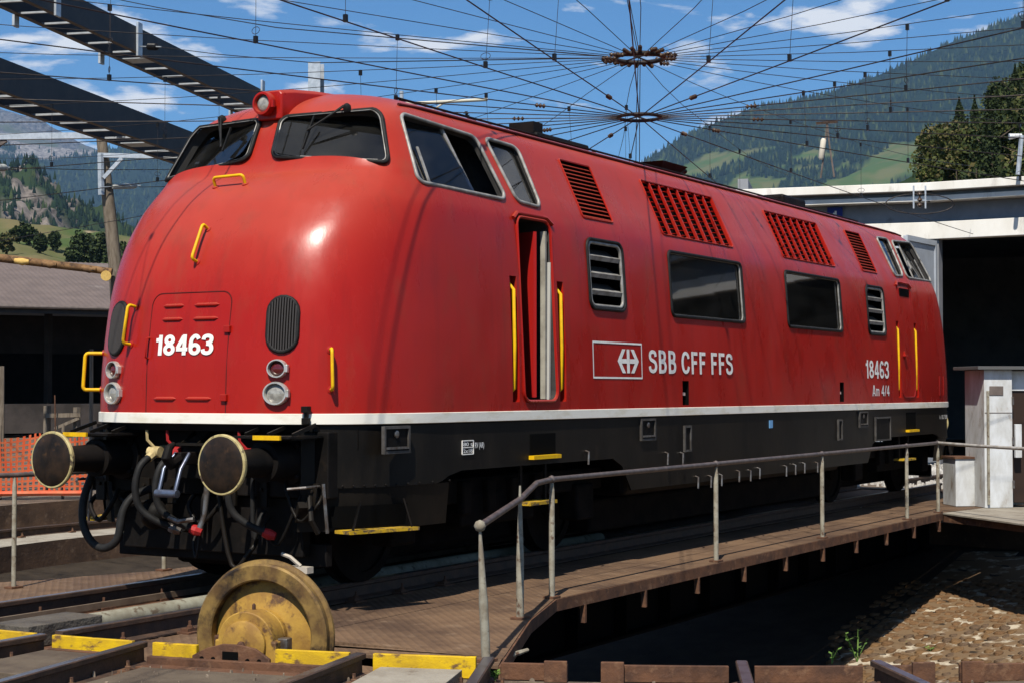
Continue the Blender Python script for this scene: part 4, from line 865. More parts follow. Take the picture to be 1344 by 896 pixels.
# ring rail on the ledge
rr = thing('ring_rail', 'curved ring rail on the ledge round the turntable pit', 'rail', pol(10.0, 0, -.4)); V = []; F = []; n = 180; m = len(RP_); b = MB()
for k in range(n):
    for q in RP_: p = pol(10.04+q[0], 360*k/n, q[1]-.455); V.append(p)
for k in range(n):
    for i in range(m): F.append((k*m+i, k*m+(i+1) % m, ((k+1) % n)*m+(i+1) % m, ((k+1) % n)*m+i))
b.add(V, F); b.mi = [1 if i % m == 7 else 0 for i in range(len(F))]; b.build('rail', [RAILM, RAILT], rr)
for k in range(-60, 0, 2):
    dg_ = k*1.0*3-2; a = math.radians(dg_); d = Vector((math.sin(a), -math.cos(a), 0)); inst(CLIP, 'rail_fastener', rr, frame_m(pol(10.04, dg_, -.606), d, Vector((0, 0, 1)).cross(d), Vector((0, 0, 1))))
# pit rim: upstand plates between the rail ends
rim = thing('pit_rim', 'steel pit edge of upright plates between rail ends, partly painted yellow', 'pit edge', pol(RP, 12, GZ))
def rim_plate(a0, a1, m, name, z0=-.135, z1=-.004, r=RP, th=.035, lab=None, nseg=6):
    V = []; F = []
    for k in range(nseg+1):
        for rr_, z in ((r, z0), (r+th, z0), (r+th, z1), (r, z1)): V.append(pol(rr_, a0+(a1-a0)*k/nseg, z))
    for k in range(nseg):
        for i in range(4): F.append((4*k+i, 4*k+(i+1) % 4, 4*k+4+(i+1) % 4, 4*k+4+i))
    F += [(0, 1, 2, 3), tuple(4*nseg+i for i in (3, 2, 1, 0))]
    b = MB(); b.add(V, F); o = b.build(name, m, rim, bevel=.004)
    if lab: o['label'] = lab
    return o
def ang(px, py=850): p = at_z(px, py, 0); return math.degrees(math.atan2(-(p.y), -(p.x-TC.x)))
YP = mat('yellow_kerb_paint', (0.68, 0.44, 0.012), (0.50, 0.31, 0.02), 5, 0.55, c3=(0.16, 0.09, 0.04), s3=8, lo3=0.56, hi3=0.66, bump=.15, stretch=(1, 1, 2))
ra = lambda k, s: k*STEP+s*math.degrees(math.asin(.755/RP)); ga = .42
segs = [(ra(0, -1)+ga, ra(0, 1)-ga), (ra(0, 1)+ga, ra(1, -1)-ga), (ra(1, -1)+ga, 10.7), (13.7, ra(1, 1)-ga), (ra(1, 1)+ga, ra(2, -1)-ga)]
WA = 12.08   # angle of the big wheel
for a0, a1 in segs: rim_plate(a0, a1, YP, 'yellow_plate', lab='upright pit edge plate painted yellow')
for a0, a1 in [(ra(1, -1)+ga+.1, ra(1, 1)-ga-.1), (ra(0, 1)+ga+.1, ra(1, -1)-ga-.1), (ra(0, -1)+ga, ra(0, 1)-ga)]:
    rim_plate(a0, a1, RUST, 'angle_bar', -.14, -.078, RP+.075, .05)
    rim_plate(a0, a1, RUST, 'angle_foot', -.139, -.122, RP+.13, .12)
for a0, a1 in [(ra(2, -1)+ga, ra(2, -1)+ga+2.2), (ra(2, -1)+ga+3.3, ra(2, 1)-ga), (ra(2, 1)+ga, ra(3, -1)-ga), (ra(3, -1)+ga, ra(3, -1)+ga+1.5), (ra(3, -1)+ga+2.4, ra(3, 1)-ga), (ra(3, 1)+ga, ra(4, -1)), (-9.5, ra(0, -1)-ga)]:
    rim_plate(a0, a1, RUST, 'rusty_plate', -.135, -.035)
for c in (ra(2, -1)+ga+2.2, ra(2, -1)+ga+3.3, ra(3, -1)+ga+1.5, ra(3, -1)+ga+2.4):
    s = -1 if c in (ra(2, -1)+ga+2.2, ra(3, -1)+ga+1.5) else 1
    rim_plate(min(c, c+s*.75), max(c, c+s*.75), RUST, 'joint_plate', -.139, -.012, RP+.04, .03, nseg=2)
# concrete slabs in the track
for (a0, a1, r0, r1) in ((ra(1, 1)+.8, ra(2, -1)-.8, RP+.10, RP+.95), (ra(1, -1)+1.0, ra(1, 1)-1.0, RP+.30, RP+2.5), (ra(2, -1)+1.0, ra(2, 1)-1.0, RP+.3, RP+2.2), (ra(0, 1)+.9, ra(1, -1)-.9, RP+.2, RP+1.0)):
    rim_plate(a0, a1, CONC if (r1 < RP+1.1 and a0 > 10) else mat('oily_boards', (.125, .098, .07), (.08, .06, .045), 3, .9, bump=.3), 'cover_slab', -.136, -.07 if r1 < RP+1.1 else -.112, r0, r1-r0)

# ---------------------------------------------------------------- turntable bridge
tt = thing('turntable_bridge', 'rusty steel turntable bridge with chequered deck plates carrying the locomotive', 'turntable', (TC.x, 0, -.55))
def chequer():
    m = mat('chequer_plate', (0.165, 0.102, 0.060), (0.085, 0.052, 0.034), 1.2, 0.78, c3=(0.215, 0.145, 0.092), s3=5, lo3=0.56, hi3=0.75)
    t = m.node_tree; b = t.nodes['Principled BSDF']; tcn = t.nodes.new('ShaderNodeTexCoord'); mpn = t.nodes.new('ShaderNodeMapping'); mpn.inputs['Rotation'].default_value = (0, 0, math.radians(45))
    w1 = t.nodes.new('ShaderNodeTexWave'); w1.inputs['Scale'].default_value = 5.0; w1.bands_direction = 'X'; w2 = t.nodes.new('ShaderNodeTexWave'); w2.inputs['Scale'].default_value = 5.0; w2.bands_direction = 'Y'
    mu = t.nodes.new('ShaderNodeMath'); mu.operation = 'MAXIMUM'; bn = t.nodes.new('ShaderNodeBump'); bn.inputs['Strength'].default_value = .6; bn.inputs['Distance'].default_value = .02
    t.links.new(tcn.outputs['Object'], mpn.inputs[0])
    for wv in (w1, w2): t.links.new(mpn.outputs[0], wv.inputs[0])
    t.links.new(w1.outputs['Fac'], mu.inputs[0]); t.links.new(w2.outputs['Fac'], mu.inputs[1]); t.links.new(mu.outputs[0], bn.inputs['Height']); t.links.new(bn.outputs[0], b.inputs['Normal']); return m
CHQ = chequer(); DZ = -.15; TH = .02
def plate(poly, name='deck_plate', z=DZ, th=TH, m=None, bevel=0):
    b = MB(); b.flat(poly, z-th, z); return b.build(name, m or CHQ, tt, bevel=bevel)
def arc_pts(r, d0, d1, n=10): return [tuple(pol(r, d0+(d1-d0)*k/n))[:2] for k in range(n+1)]
e0 = [at_z(*q, DZ) for q in ((725, 785), (690, 812), (645, 872))]; e4 = at_z(1231, 672, DZ)
YE = e0[0].y; EX = [p.copy() for p in e0]; RD = 10.36
def yd(y, r=RD): return TC.x-math.sqrt(r*r-y*y)
XF, XR = yd(0), 2*TC.x-yd(0)
for s in (-1, 1):
    yi, yo = s*.86, s*1.62
    # plates along the side of the running rail
    xs = [yd(.86)+.05, -9.55, -7.0, -4.6, -2.2, .2, 2.6, 5.0, 7.4, -2*0+2*TC.x-yd(.86)-.05]
    for i in range(len(xs)-1): plate([(xs[i]+.004, yi), (xs[i+1]-.004, yi), (xs[i+1]-.004, yo), (xs[i]+.004, yo)])
    # outer walkway
    ys = s*abs(YE)+(s*.02)
    xs = [EX[0].x, -4.1, -1.7, .7, 3.1, e4.x]
    for i in range(len(xs)-1): plate([(xs[i]+.004, yo+s*.006), (xs[i+1]-.004, yo+s*.006), (xs[i+1]-.004, ys), (xs[i]+.004, ys)], z=DZ-.002)
    # flared front end, leaving the wheel pocket free
    ex1, ex2 = (EX[1].x, s*abs(EX[1].y)-.0+s*.03), (EX[2].x, s*(abs(EX[2].y)+.05))
    plate([(EX[0].x-.004, yo+s*.006), (EX[0].x-.004, ys), ex1, (ex1[0], yo+s*.006)], z=DZ-.002)
    plate([(ex1[0]-.004, yo+s*.006), (ex1[0]-.004, ex1[1]), (ex2[0]+.30, ex2[1]-s*.14), (ex2[0]+.30, yo+s*.006)], z=DZ-.002)
    plate([(ex2[0]+.296, s*2.72), (ex2[0]+.296, ex2[1]-s*.145), ex2]+arc_pts(RD, s*math.degrees(math.asin((abs(ex2[1])+.05)/RD)), s*math.degrees(math.asin(2.72/RD)), 5), z=DZ-.002)
    # far end
    xr = 2*TC.x-EX[2].x
    plate([(e4.x+.004, yo+s*.006), (e4.x+.004, ys), (7.2, s*2.6), (7.2, yo+s*.006)], z=DZ-.002)
    plate([(7.204, yo+s*.006), (7.204, s*2.6), (8.7, s*3.1), (8.7, yo+s*.006)], z=DZ-.002)
    # edge angle along the walkway
    b = MB(); path = [(EX[2].x, s*(abs(EX[2].y)+.06)), (ex1[0], ex1[1]+s*.01), (EX[0].x, ys+s*.012), (e4.x, ys+s*.012)]
    for p, q in zip(path[:-1], path[1:]): b.bar((p[0], p[1], DZ-.055), (q[0], q[1], DZ-.055), .014, .10)
    b.build('edge_angle', RUST, tt)
    for x in np.arange(-6.0, 5.0, 1.2):
        b = MB(); b.bar((x, s*1.5, DZ-.07), (x, ys-s*.02, DZ-.045), .05, .07); b.bar((x+.02, ys+s*.0, DZ-.10), (x+.02, ys+s*.0, DZ-.26), .05, .03); b.build('deck_bracket', RUST, tt)
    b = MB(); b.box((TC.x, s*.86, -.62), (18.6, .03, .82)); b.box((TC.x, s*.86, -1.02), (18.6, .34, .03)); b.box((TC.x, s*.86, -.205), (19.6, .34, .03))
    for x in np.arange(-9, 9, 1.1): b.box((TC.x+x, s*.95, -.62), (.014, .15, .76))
    b.build('main_girder', VOID, tt)  # girder coloured near-black for the shade under the deck
# centre plates between the rails
xs = [yd(.6)+.05, -8.2, -5.6, -3.0, -.4, 2.2, 4.8, 7.4, 2*TC.x-yd(.6)-.05]
for i in range(len(xs)-1): plate([(xs[i]+.004, -.64), (xs[i+1]-.004, -.64), (xs[i+1]-.004, .64), (xs[i]+.004, .64)], m=RUST, z=DZ-.004)
for s in (-1, 1):
    rail((yd(.755)+.02, s*.755, 0), (2*TC.x-yd(.755)-.02, s*.755, 0), tt)
    for x in np.arange(yd(.755)+.5, -5.5, .68): inst(CLIP, 'rail_fastener', tt, frame_m(Vector((x, s*.755, -.1525)), Vector((1, 0, 0)), Vector((0, 1, 0)), Vector((0, 0, 1))))
    b = MB(); b.bar((yd(.755)+.3, s*.60, -.115), (-3, s*.60, -.115), .03, .05); b.build('guard_strip', mat('strip_steel', (.16, .12, .085), (.10, .07, .05), 6, .7), tt)
# cable conduit between the rails with a chequered cover box
c0, c1 = at_z(88, 812, -.05), at_z(262, 778, -.05)
b = MB(); yc = -.28; b.tube([(yd(.3)+.75, yc, -.075), (-2.0, yc, -.075)], .07, 14); b.build('conduit_pipe', mat('pale_conduit', (.30, .29, .22), (.20, .18, .13), 5, .7, c3=(.12, .09, .06), s3=11, lo3=.57, hi3=.66), tt, 50)
b = MB(); b.box((yd(.3)+.42, yc+.02, -.075), (.70, .36, .15)); b.build('conduit_cover_box', mat('chequered_box', (.115, .10, .08), (.07, .06, .05), 4, .6, bump=1.0, bscale=22), tt, bevel=.006)
b = MB(); b.bar((yd(.3)+.8, yc-.12, -.12), (-2, yc-.12, -.12), .05, .05); b.build('conduit_tray', RUST, tt)
# operator platform on the far end
q1 = at_z(1344, 686, DZ)
plate([(e4.x+.02, YE-.03), (q1.x-.1, q1.y), (q1.x-.45, q1.y-.6), (6.6, q1.y-.6), (7.15, -2.62)], z=DZ-.003, name='platform_plate', m=mat('platform_concrete', (.30, .27, .22), (.22, .19, .15), 3, .85))
b = MB(); b.bar((e4.x+.02, YE-.05, DZ-.07), (q1.x-.45, q1.y-.62, DZ-.07), .02, .12); b.build('edge_angle', RUST, tt)

# railings
def post(o, P, h, r=.026, taper=False, lean=(0, 0)):
    b = MB(); T = P+Vector((lean[0], lean[1], h))
    if taper: b.tube([P, P.lerp(T, .45), P.lerp(T, .55), P.lerp(T, .8), T], [.030, .031, .026, .018, .008], 8)
    else: b.tube([P, P.lerp(T, .93), P.lerp(T, .95), T], [r, r*.93, r*.72, r*.66], 10)
    po_ = b.build('post', PIPE, o, 50)
    b = MB(); b.box(P+Vector((0, 0, .008)), (.13, .10, .016)); b.build('post_foot', RUST, po_)
def knob(o, P, r=.036, m=None):
    b = MB(); b.lathe([(.001, -r), (r*.7, -r*.7), (r, 0), (r*.7, r*.7), (.001, r)], P, (0, 0, 1), 12); b.build('rail_joint', m or HANDR, o, 60)
r1 = thing('guard_railing', 'weathered tube railing along the turntable walkway with bent down end', 'railing', (EX[0].x, YE, DZ))
px_posts = [725, 934, 1078, 1190, 1231]; HT = 1.0; tops = []
for px, py in zip(px_posts, (784, 736, 705.5, 681, 672)):
    P = at_z(px, py, DZ); P = Vector((P.x, YE+.03, DZ)); post(r1, P, HT-.02); tops.append(P+Vector((0, 0, HT)))
for T in tops: knob(r1, T)
P2, P3 = EX[1].copy(), EX[2].copy(); P2.y += .05; P3 += Vector((.10, .10, 0))
T3 = P3+Vector((0, 0, .875)); T2 = P2+Vector((0, 0, .915))
post(r1, P2, 1.02, taper=True, lean=(0, 0)); post(r1, P3, .86, taper=True, lean=(-.03, .03)); knob(r1, T3+Vector((-.03, .03, 0)), .040, PIPE)
path = [tops[-1]]+[t for t in tops[-2::-1]]
b = MB(); b.tube([t for t in path]+[tops[0]+Vector((-.35, -.05, -.015)), T2+Vector((.25, .1, .02)), T2, T3+Vector((-.03, .03, 0))], .024, 10); b.build('top_rail', HANDR, r1, 60)
PX = Vector((q1.x-.1, q1.y+.03, DZ)); b = MB(); b.tube([tops[-1], tops[-1].lerp(PX+Vector((0, 0, HT)), .5)+Vector((0, 0, -.01)), PX+Vector((0, 0, HT-.01)), PX+Vector((-.4, -.6, HT-.01))], .024, 10); b.build('top_rail', mat('pale_handrail', (.50, .50, .47), (.36, .34, .30), 9, .45, metal=.3), r1, 60)
post(r1, PX+Vector((-.38, -.56, 0)), HT)
r2 = thing('guard_railing', 'plain tube railing on the far side of the turntable deck behind the locomotive', 'railing', (-8, 2.3, DZ))
PB = at_z(18, 771, DZ); T = []
for P in (Vector((-9.75, 3.35, DZ)), PB, Vector((-6.5, 2.16, DZ)), Vector((-3.2, 2.16, DZ)), Vector((.1, 2.16, DZ)), Vector((3.4, 2.16, DZ))):
    post(r2, P, .98, .022); T.append(P+Vector((0, 0, 1.0)))
b = MB(); b.tube(T, .022, 8); b.build('top_rail', HANDR, r2, 60)

# ---------------------------------------------------------------- the big yellow support wheel
WC = pol(10.04, WA, 0.010); AXW = (WC-TC); AXW.z = 0; AXW.normalize()
wh = thing('support_wheel', 'big flanged turntable support wheel with worn yellow disc and axle box', 'wheel', (WC.x, WC.y, -.41))
OLDY = mat('old_yellow_paint', (0.40, 0.235, 0.045), (0.25, 0.135, 0.036), 5, 0.62, c3=(0.105, 0.056, 0.028), s3=7.5, lo3=0.53, hi3=0.62, bump=.15, bscale=30)
TYR = mat('worn_tyre', (0.26, 0.165, 0.052), (0.12, 0.070, 0.03), 6, 0.48, c3=(0.035, 0.025, 0.018), s3=5, lo3=0.51, hi3=0.64, metal=.15)
R0 = .468
b = MB(); b.lathe([(R0-.110, -.045), (R0-.110, .055), (R0-.10, .062), (R0-.012, .062), (R0, .050), (R0-.004, -.004), (R0+.020, -.013), (R0+.022, -.030), (R0+.005, -.041), (R0-.10, -.045)], WC, AXW, 72); b.f = b.f[:-2]; b.mi = b.mi[:-2]
n_ = 72; b.add([], []); 
for k in range(n_): b.f.append((9*n_+k, 9*n_+(k+1) % n_, (k+1) % n_, k)); b.mi.append(0)
b.build('tyre', TYR, wh, 30)
b = MB(); b.lathe([(R0-.109, -.042), (R0-.109, -.020), (R0-.13, -.012), (.20, .006), (.17, .02), (.13, .025), (.002, .026)], WC, AXW, 64); b.build('disc', OLDY, wh, 35)
b = MB(); b.lathe([(.175, -.04), (.175, .06), (.155, .075), (.15, .10)], WC, AXW, 40); hb = b.build('hub', OLDY, wh, 35)
BXC = WC+AXW*.10+Vector((0, 0, -.02)); UA = Vector((0, 0, 1)); YA = UA.cross(AXW)
axb = MB(); prof = [(-.215, -.24), (-.215, .02)]+[(.190*math.cos(a)*1.02, .02+.185*math.sin(a)) for a in np.linspace(math.pi, 0, 18)]+[(.215, .02), (.215, -.24)]
axb.prism([BXC+YA*p[0]+UA*(p[1]) for p in prof], AXW*.17); ab = axb.build('axle_box', OLDY, wh, 40, bevel=.008)
b = MB(); b.lathe([(.150, .17), (.150, .195), (.138, .205), (.06, .212), (.002, .213)], BXC, AXW, 40); cp = b.build('axle_cover', OLDY, ab, 35)
b = MB(); b.lathe([(.026, .205), (.026, .235), (.018, .24), (.018, .26)], BXC+UA*.0, AXW, 6); b.build('cover_bolt', RUST, cp)
b = MB(); b.lathe([(.012, 0), (.012, .03), (.006, .04)], BXC+AXW*.05+UA*.203, (0, 0, 1), 8); b.build('grease_nipple', RUST, ab)
for s in (-1, 1):
    b = MB(); b.box(WC+AXW*.16+YA*s*.225+UA*(-.05), (.08, .07, .13), Matrix((AXW, YA, UA)).transposed()); b.build('bearing_bolt', STEEL if s > 0 else RUST, ab, bevel=.008)
# bracket plate in front of the axle box
BP = WC+AXW*.44; brk = MB(); z0 = -.14-WC.z; prof = [(-.27, z0), (.27, z0), (.27, z0+.075), (.17, z0+.135), (.06, z0+.155), (-.06, z0+.155), (-.17, z0+.125), (-.27, z0+.075)]
brk.prism([BP+YA*p[0]+UA*p[1] for p in prof], AXW*.025); bk = brk.build('bracket_plate', RUST, wh, bevel=.004)
b = MB(); b.box(BP+AXW*.027+UA*(z0+.068), (.006, .11, .085), Matrix((AXW, YA, UA)).transposed()); b.build('bracket_slot', VOID, bk)
for s in (-1, 1):
    for d in (.12, .20): b = MB(); b.lathe([(.014, .025), (.014, .032)], BP+YA*s*d+UA*(z0+.06), AXW, 8); b.build('bracket_hole', VOID, bk)

# ---------------------------------------------------------------- operator cabin and locker at the far end
cp_ = at_z(1311, 666, DZ)
cb_ = thing('control_cabin', 'white sheet metal control cabin with dark door on the turntable platform', 'cabin', (cp_.x, cp_.y, DZ))
vx = Vector((-RGT.x, -RGT.y, 0)).normalized(); ang_c = math.radians(-18)
Rc = Matrix.Rotation(math.radians(-52), 3, 'Z'); ex, ey = Rc @ Vector((1, 0, 0)), Rc @ Vector((0, 1, 0))
def cbox(name, c, d, m, bevel=.006, par=cb_): b = MB(); b.box(Vector((cp_.x, cp_.y, 0))+ex*c[0]+ey*c[1]+Vector((0, 0, c[2])), d, Rc); return b.build(name, m, par, bevel=bevel)
cbox('wall_panel', (0, .35, DZ+.002+1.03), (.44, .72, 2.06), METW); cbox('wall_panel', (.97, .40, DZ+1.9), (1.5, .62, .30), METW); cbox('back_wall', (.97, .62, DZ+.9), (1.5, .10, 1.8), METW)
dr = cbox('door', (.86, .14, DZ+.93), (1.26, .05, 1.72), mat('dark_cabin_door', (.035, .022, .016), None, rough=.5)); cbox('door_handle', (.34, .10, DZ+1.0), (.03, .05, .14), STEEL, par=dr)
cbox('roof', (.62, .36, DZ+2.09), (1.95, .95, .05), mat('cabin_roof', (.10, .10, .10), None, rough=.7))
for z in (.35, 1.0, 1.6): cbox('hinge', (.225, -.02, DZ+z), (.03, .03, .12), STEEL)
cbox('panel_seam', (0, -.012, DZ+1.42), (.43, .006, .012), BEAMF); cbox('vent_plate', (-.03, -.014, DZ+1.75), (.22, .012, .14), BEAMF); cbox('conduit', (-.17, -.03, DZ+.9), (.035, .035, 1.7), PIPE)
cbox('side_shelf', (.30, -.02, DZ+1.0), (.10, .06, .5), METW)
lk_ = at_z(1272, 664, DZ); lo_ = thing('equipment_locker', 'low white metal locker beside the control cabin', 'locker', (lk_.x, lk_.y, DZ))
b = MB(); b.box(Vector((lk_.x, lk_.y, DZ+.002+.36))+ey*.25, (.42, .5, .72), Rc); b.build('locker_body', METW, lo_, bevel=.006)
b = MB(); b.box(Vector((lk_.x, lk_.y, DZ+.735))+ey*.25, (.46, .54, .03), Rc); b.build('locker_lid', RUST, lo_)

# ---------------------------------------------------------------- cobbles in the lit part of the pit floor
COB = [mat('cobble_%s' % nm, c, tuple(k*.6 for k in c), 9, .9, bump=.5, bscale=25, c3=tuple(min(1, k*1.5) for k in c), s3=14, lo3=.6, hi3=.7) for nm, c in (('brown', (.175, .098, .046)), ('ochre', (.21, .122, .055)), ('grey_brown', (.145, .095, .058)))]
def cob(seed):
    rg = random.Random(seed)
    def g(b):
        n = 8; P = []
        for k in range(n):
            a = 2*math.pi*k/n+math.pi/8; q = 1.0/max(abs(math.cos(a)), abs(math.sin(a)))
            rr_ = min(q, 1.34)*rg.uniform(.88, 1.0); P.append((rr_*math.cos(a), rr_*math.sin(a)))
        V = [(x*1.0, y, -.05) for x, y in P]+[(x*.94, y*.94, .012+rg.uniform(-.006, .006)) for x, y in P]+[(x*.66, y*.66, .032+rg.uniform(-.008, .008)) for x, y in P]
        F = [(i, (i+1) % n, n+(i+1) % n, n+i) for i in range(n)]+[(n+i, n+(i+1) % n, 2*n+(i+1) % n, 2*n+i) for i in range(n)]+[tuple(range(2*n, 3*n))]
        b.add(V, F)
    return g
CM = [unit_mesh(cob(k), COB[k % 3], 50) for k in range(9)]
spots = []
ca, sa_ = math.cos(.10), math.sin(.10)
for i in range(-10, 44):
    for j in range(-6, 42):
        u = i*.275+(.13 if j % 2 else 0)+random.uniform(-.05, .05); v = j*.148+random.uniform(-.02, .02)
        x, y = -3.4+u, -1.95-v-.02*u; r = math.hypot(x-TC.x, y)
        if r > 9.1 or random.random() < .06: continue
        z = floor_z(r); d = Vector((x, y, z))-CAMP; dz = d.dot(FWD); px = IW/2+FPX*d.dot(RGT)/dz; py = IH/2-FPX*d.dot(UPV)/dz
        if 1090 < px < 1400 and 760 < py < 925: spots.append((dz, x, y, z))
spots.sort()
V = []; F = []; gx, gy = np.linspace(-4, 8.4, 40), np.linspace(-7.6, -1.6, 22)
for x in gx:
    for y in gy: V.append((x, y, floor_z(math.hypot(x-TC.x, y))+.004+.006*math.sin(x*9+y*5)))
for i in range(39):
    for j in range(21):
        if max(math.hypot(gx[i+a]-TC.x, gy[j+c]) for a in (0, 1) for c in (0, 1)) < 9.15: F.append((i*22+j, (i+1)*22+j, (i+1)*22+j+1, i*22+j+1))
bed = up(MB().add(V, F).build('mortar_bed', mat('sandy_mortar', (.16, .105, .058), (.46, .40, .30), 3.0, .95, lo=.53, hi=.62, bump=.4, bscale=30), pf, fix=False))
SPX, STF = spots[:300], spots[300:]
for dz, x, y, z in SPX:
    M = Matrix.Translation((x, y, z-.012+random.uniform(-.012, .012))) @ Matrix.Rotation(random.uniform(-.12, .12), 4, 'Z') @ Matrix.Rotation(random.uniform(-.09, .09), 4, 'X') @ Matrix.Rotation(random.uniform(-.05, .05), 4, 'Y') @ Matrix.Diagonal((.150*random.uniform(.8, 1.14), .083*random.uniform(.8, 1.12), .80, 1))
    inst(random.choice(CM), 'cobble', pf, M)
if STF:
    b = MB()
    for dz, x, y, z in STF:
        me = random.choice(CM); M = Matrix.Translation((x, y, z-.012)) @ Matrix.Rotation(random.uniform(-.1, .1), 4, 'Z') @ Matrix.Diagonal((.145, .08, .8, 1))
        b.add([M @ v.co for v in me.vertices], [tuple(p.vertices) for p in me.polygons])
    o = b.build('cobbles', COB[0], pf); o['kind'] = 'stuff'
print('cobbles', len(spots))
# mortar dust ridges and weeds
WEED = mat('weed_leaf', (.09, .17, .03), (.14, .22, .05), 9, .8)
def weed(P, h, n, lab, grp, leaf=.03):
    b = MB()
    for k in range(n):
        a = random.uniform(0, 6.28); l = h*random.uniform(.5, 1); d = Vector((math.cos(a)*.45, math.sin(a)*.45, 1)).normalized(); Q = P+d*l
        b.tube([P, P.lerp(Q, .5)+Vector((0, 0, .01)), Q], [.003, .0025, .001], 4)
        for m in range(4):
            t = .35+.2*m; c = P.lerp(Q, t); a2 = random.uniform(0, 6.28); e = Vector((math.cos(a2), math.sin(a2), .4)).normalized()*leaf*random.uniform(.7, 1.4); s = e.cross(Vector((0, 0, 1))).normalized()*leaf*.35
            b.add([c, c+e*.5+s, c+e, c+e*.5-s], [(0, 1, 2, 3)])
    return top(b.build('weed', WEED, None, fix=False), lab, 'weed', grp)
weed(at_z(1125, 868, -.05), .22, 7, 'green weed sprouting at the rail end over the pit edge', None)
weed(at_z(1092, 870, -.05), .10, 4, 'tiny weed on the rusty pit edge plate', None)
weed(at_z(650, 893, -.13), .09, 5, 'small weed growing by the yellow plate end', None)
weed(at_z(26, 742, floor_z(9)), .16, 4, 'weed on the pit floor behind the far railing post', None)
for px, py in ((1190, 852), (1222, 858), (1218, 800), (1325, 836), (1270, 846)):
    P = at_z(px, py, -1.28); r = math.hypot(P.x-TC.x, P.y); P = at_z(px, py, floor_z(r)); weed(P, .11, 7, 'green weed tuft growing between cobbles in the pit', 'weeds between the cobbles', .05)
# loose rod hanging at the deck edge
b = MB(); b.tube([at_z(658, 866, -.2), at_z(675, 858, -.22), at_z(693, 852, -.2)], [.012, .02, .012], 6); b.build('loose_rod', PIPE, tt)

# pale ballast between the pit and the shed, and round the far tracks
BAL = mat('pale_ballast', (.50, .48, .44), (.36, .34, .31), 6, .9)
b = MB(); rg = random.Random(3); n_b = 0
while n_b < 2600:
    x, y = rg.uniform(10.4, 19.5), rg.uniform(-2.2, 3.6)
    if math.hypot(x-TC.x, y) < RP+.15 or min(abs(y-.755), abs(y+.755)) < .09: continue
    s_ = rg.uniform(.03, .07); a = rg.uniform(0, 6.28); h = rg.uniform(.6, 1.2)
    P = [(x+s_*math.cos(a+k*1.571)*rg.uniform(.7, 1.2), y+s_*math.sin(a+k*1.571)*rg.uniform(.7, 1.2), GZ-.02) for k in range(4)]
    Q = [(x+(p[0]-x)*.55, y+(p[1]-y)*.55, GZ+s_*h+rg.uniform(0, .03)) for p in P]
    b.add(P+Q, [(0, 1, 5, 4), (1, 2, 6, 5), (2, 3, 7, 6), (3, 0, 4, 7), (4, 5, 6, 7)]); n_b += 1
setp(b.build('ballast', BAL, None, fix=False), 'pale loose ballast stones between turntable pit and shed', 'ballast', kind='stuff')

# loose stones and scale flakes on the yard round the near tracks
GRV_ = mat('yard_gravel', (.24, .19, .14), (.12, .09, .065), 5, .9)
b = MB(); rg = random.Random(8)
for k in range(1500):
    r, a = rg.uniform(RP+.16, RP+3.4), rg.uniform(-4, 44); s_ = rg.choice((.006, .008, .012, .012, .02)); c = pol(r, a); x, y = c.x, c.y; t0_ = rg.uniform(0, 6.28); z = GZ if r > RP+2.4 else -.128
    P = [(x+s_*math.cos(t0_+k2*1.571)*rg.uniform(.6, 1.3), y+s_*math.sin(t0_+k2*1.571)*rg.uniform(.6, 1.3), z-.02) for k2 in range(4)]; Q = [(x+(p[0]-x)*.5, y+(p[1]-y)*.5, z+.016+s_*rg.uniform(.4, 1.0)) for p in P]
    b.add(P+Q, [(0, 1, 5, 4), (1, 2, 6, 5), (2, 3, 7, 6), (3, 0, 4, 7), (4, 5, 6, 7)])
setp(b.build('gravel', GRV_, None, fix=False), 'fine brown gravel and scale strewn between the near rails', 'gravel', kind='stuff')
# ================================================================ OVERHEAD WIRES
HUBX = -.38; ZL, ZU = 4.97, 5.71
sp = thing('overhead_wire_spider', 'radial overhead wires meeting at two hub rings high above the turntable', 'overhead wires', (HUBX, 0, ZL))
def hubring(r, z, tr, name, lab):
    b = MB(); b.tube([(HUBX+r*math.cos(a), r*math.sin(a), z) for a in np.linspace(0, 2*math.pi, 33)[:-1]], tr, 8, closed=True); o = b.build(name, WIRE, sp, 60); o['label'] = lab; return o
h1 = hubring(.26, ZL, .022, 'lower_hub', 'lower wire hub ring'); h2 = hubring(.30, ZU, .03, 'upper_hub', 'upper wire hub ring crowded with insulators')
for hh_, rr_, zz_ in ((h1, .25, ZL), (h2, .29, ZU)):
    for a in (0, 1.05, 2.1): b = MB(); b.bar((HUBX-rr_*math.cos(a), -rr_*math.sin(a), zz_+.012*a), (HUBX+rr_*math.cos(a), rr_*math.sin(a), zz_+.012*a), .03, .01); b.build('hub_spoke', WIRE, hh_)
def ins_geo(L, r, nr):
    def g(b):
        P = [(r*.35, -L/2)]
        for k in range(nr):
            h = -L/2+L*(k+.15)/nr; P += [(r*.4, h), (r, h+L/nr*.22), (r*.9, h+L/nr*.42), (r*.4, h+L/nr*.62)]
        P.append((r*.35, L/2)); b.lathe(P, (0, 0, 0), (0, 0, 1), 10)
    return g
INS_S = unit_mesh(ins_geo(.15, .028, 3), INSB, 50); INS_L = unit_mesh(ins_geo(.42, .075, 7), INSK, 50); INS_R = unit_mesh(lambda b: b.lathe([(.05, -.36), (.07, -.30), (.07, .30), (.05, .36)], (0, 0, 0), (0, 0, 1), 12), mat('grey_rod_insulator', (.42, .44, .42), (.3, .31, .3), 6, .45), 50)
def along(P, d): d = Vector(d).normalized(); u, v = ortho(d); return frame_m(Vector(P), u, v, d)
ANG = [k*STEP for k in range(-14, 14)]
def wpt(deg, r, z): a = math.radians(deg); return Vector((HUBX-r*math.cos(a), -r*math.sin(a), z))
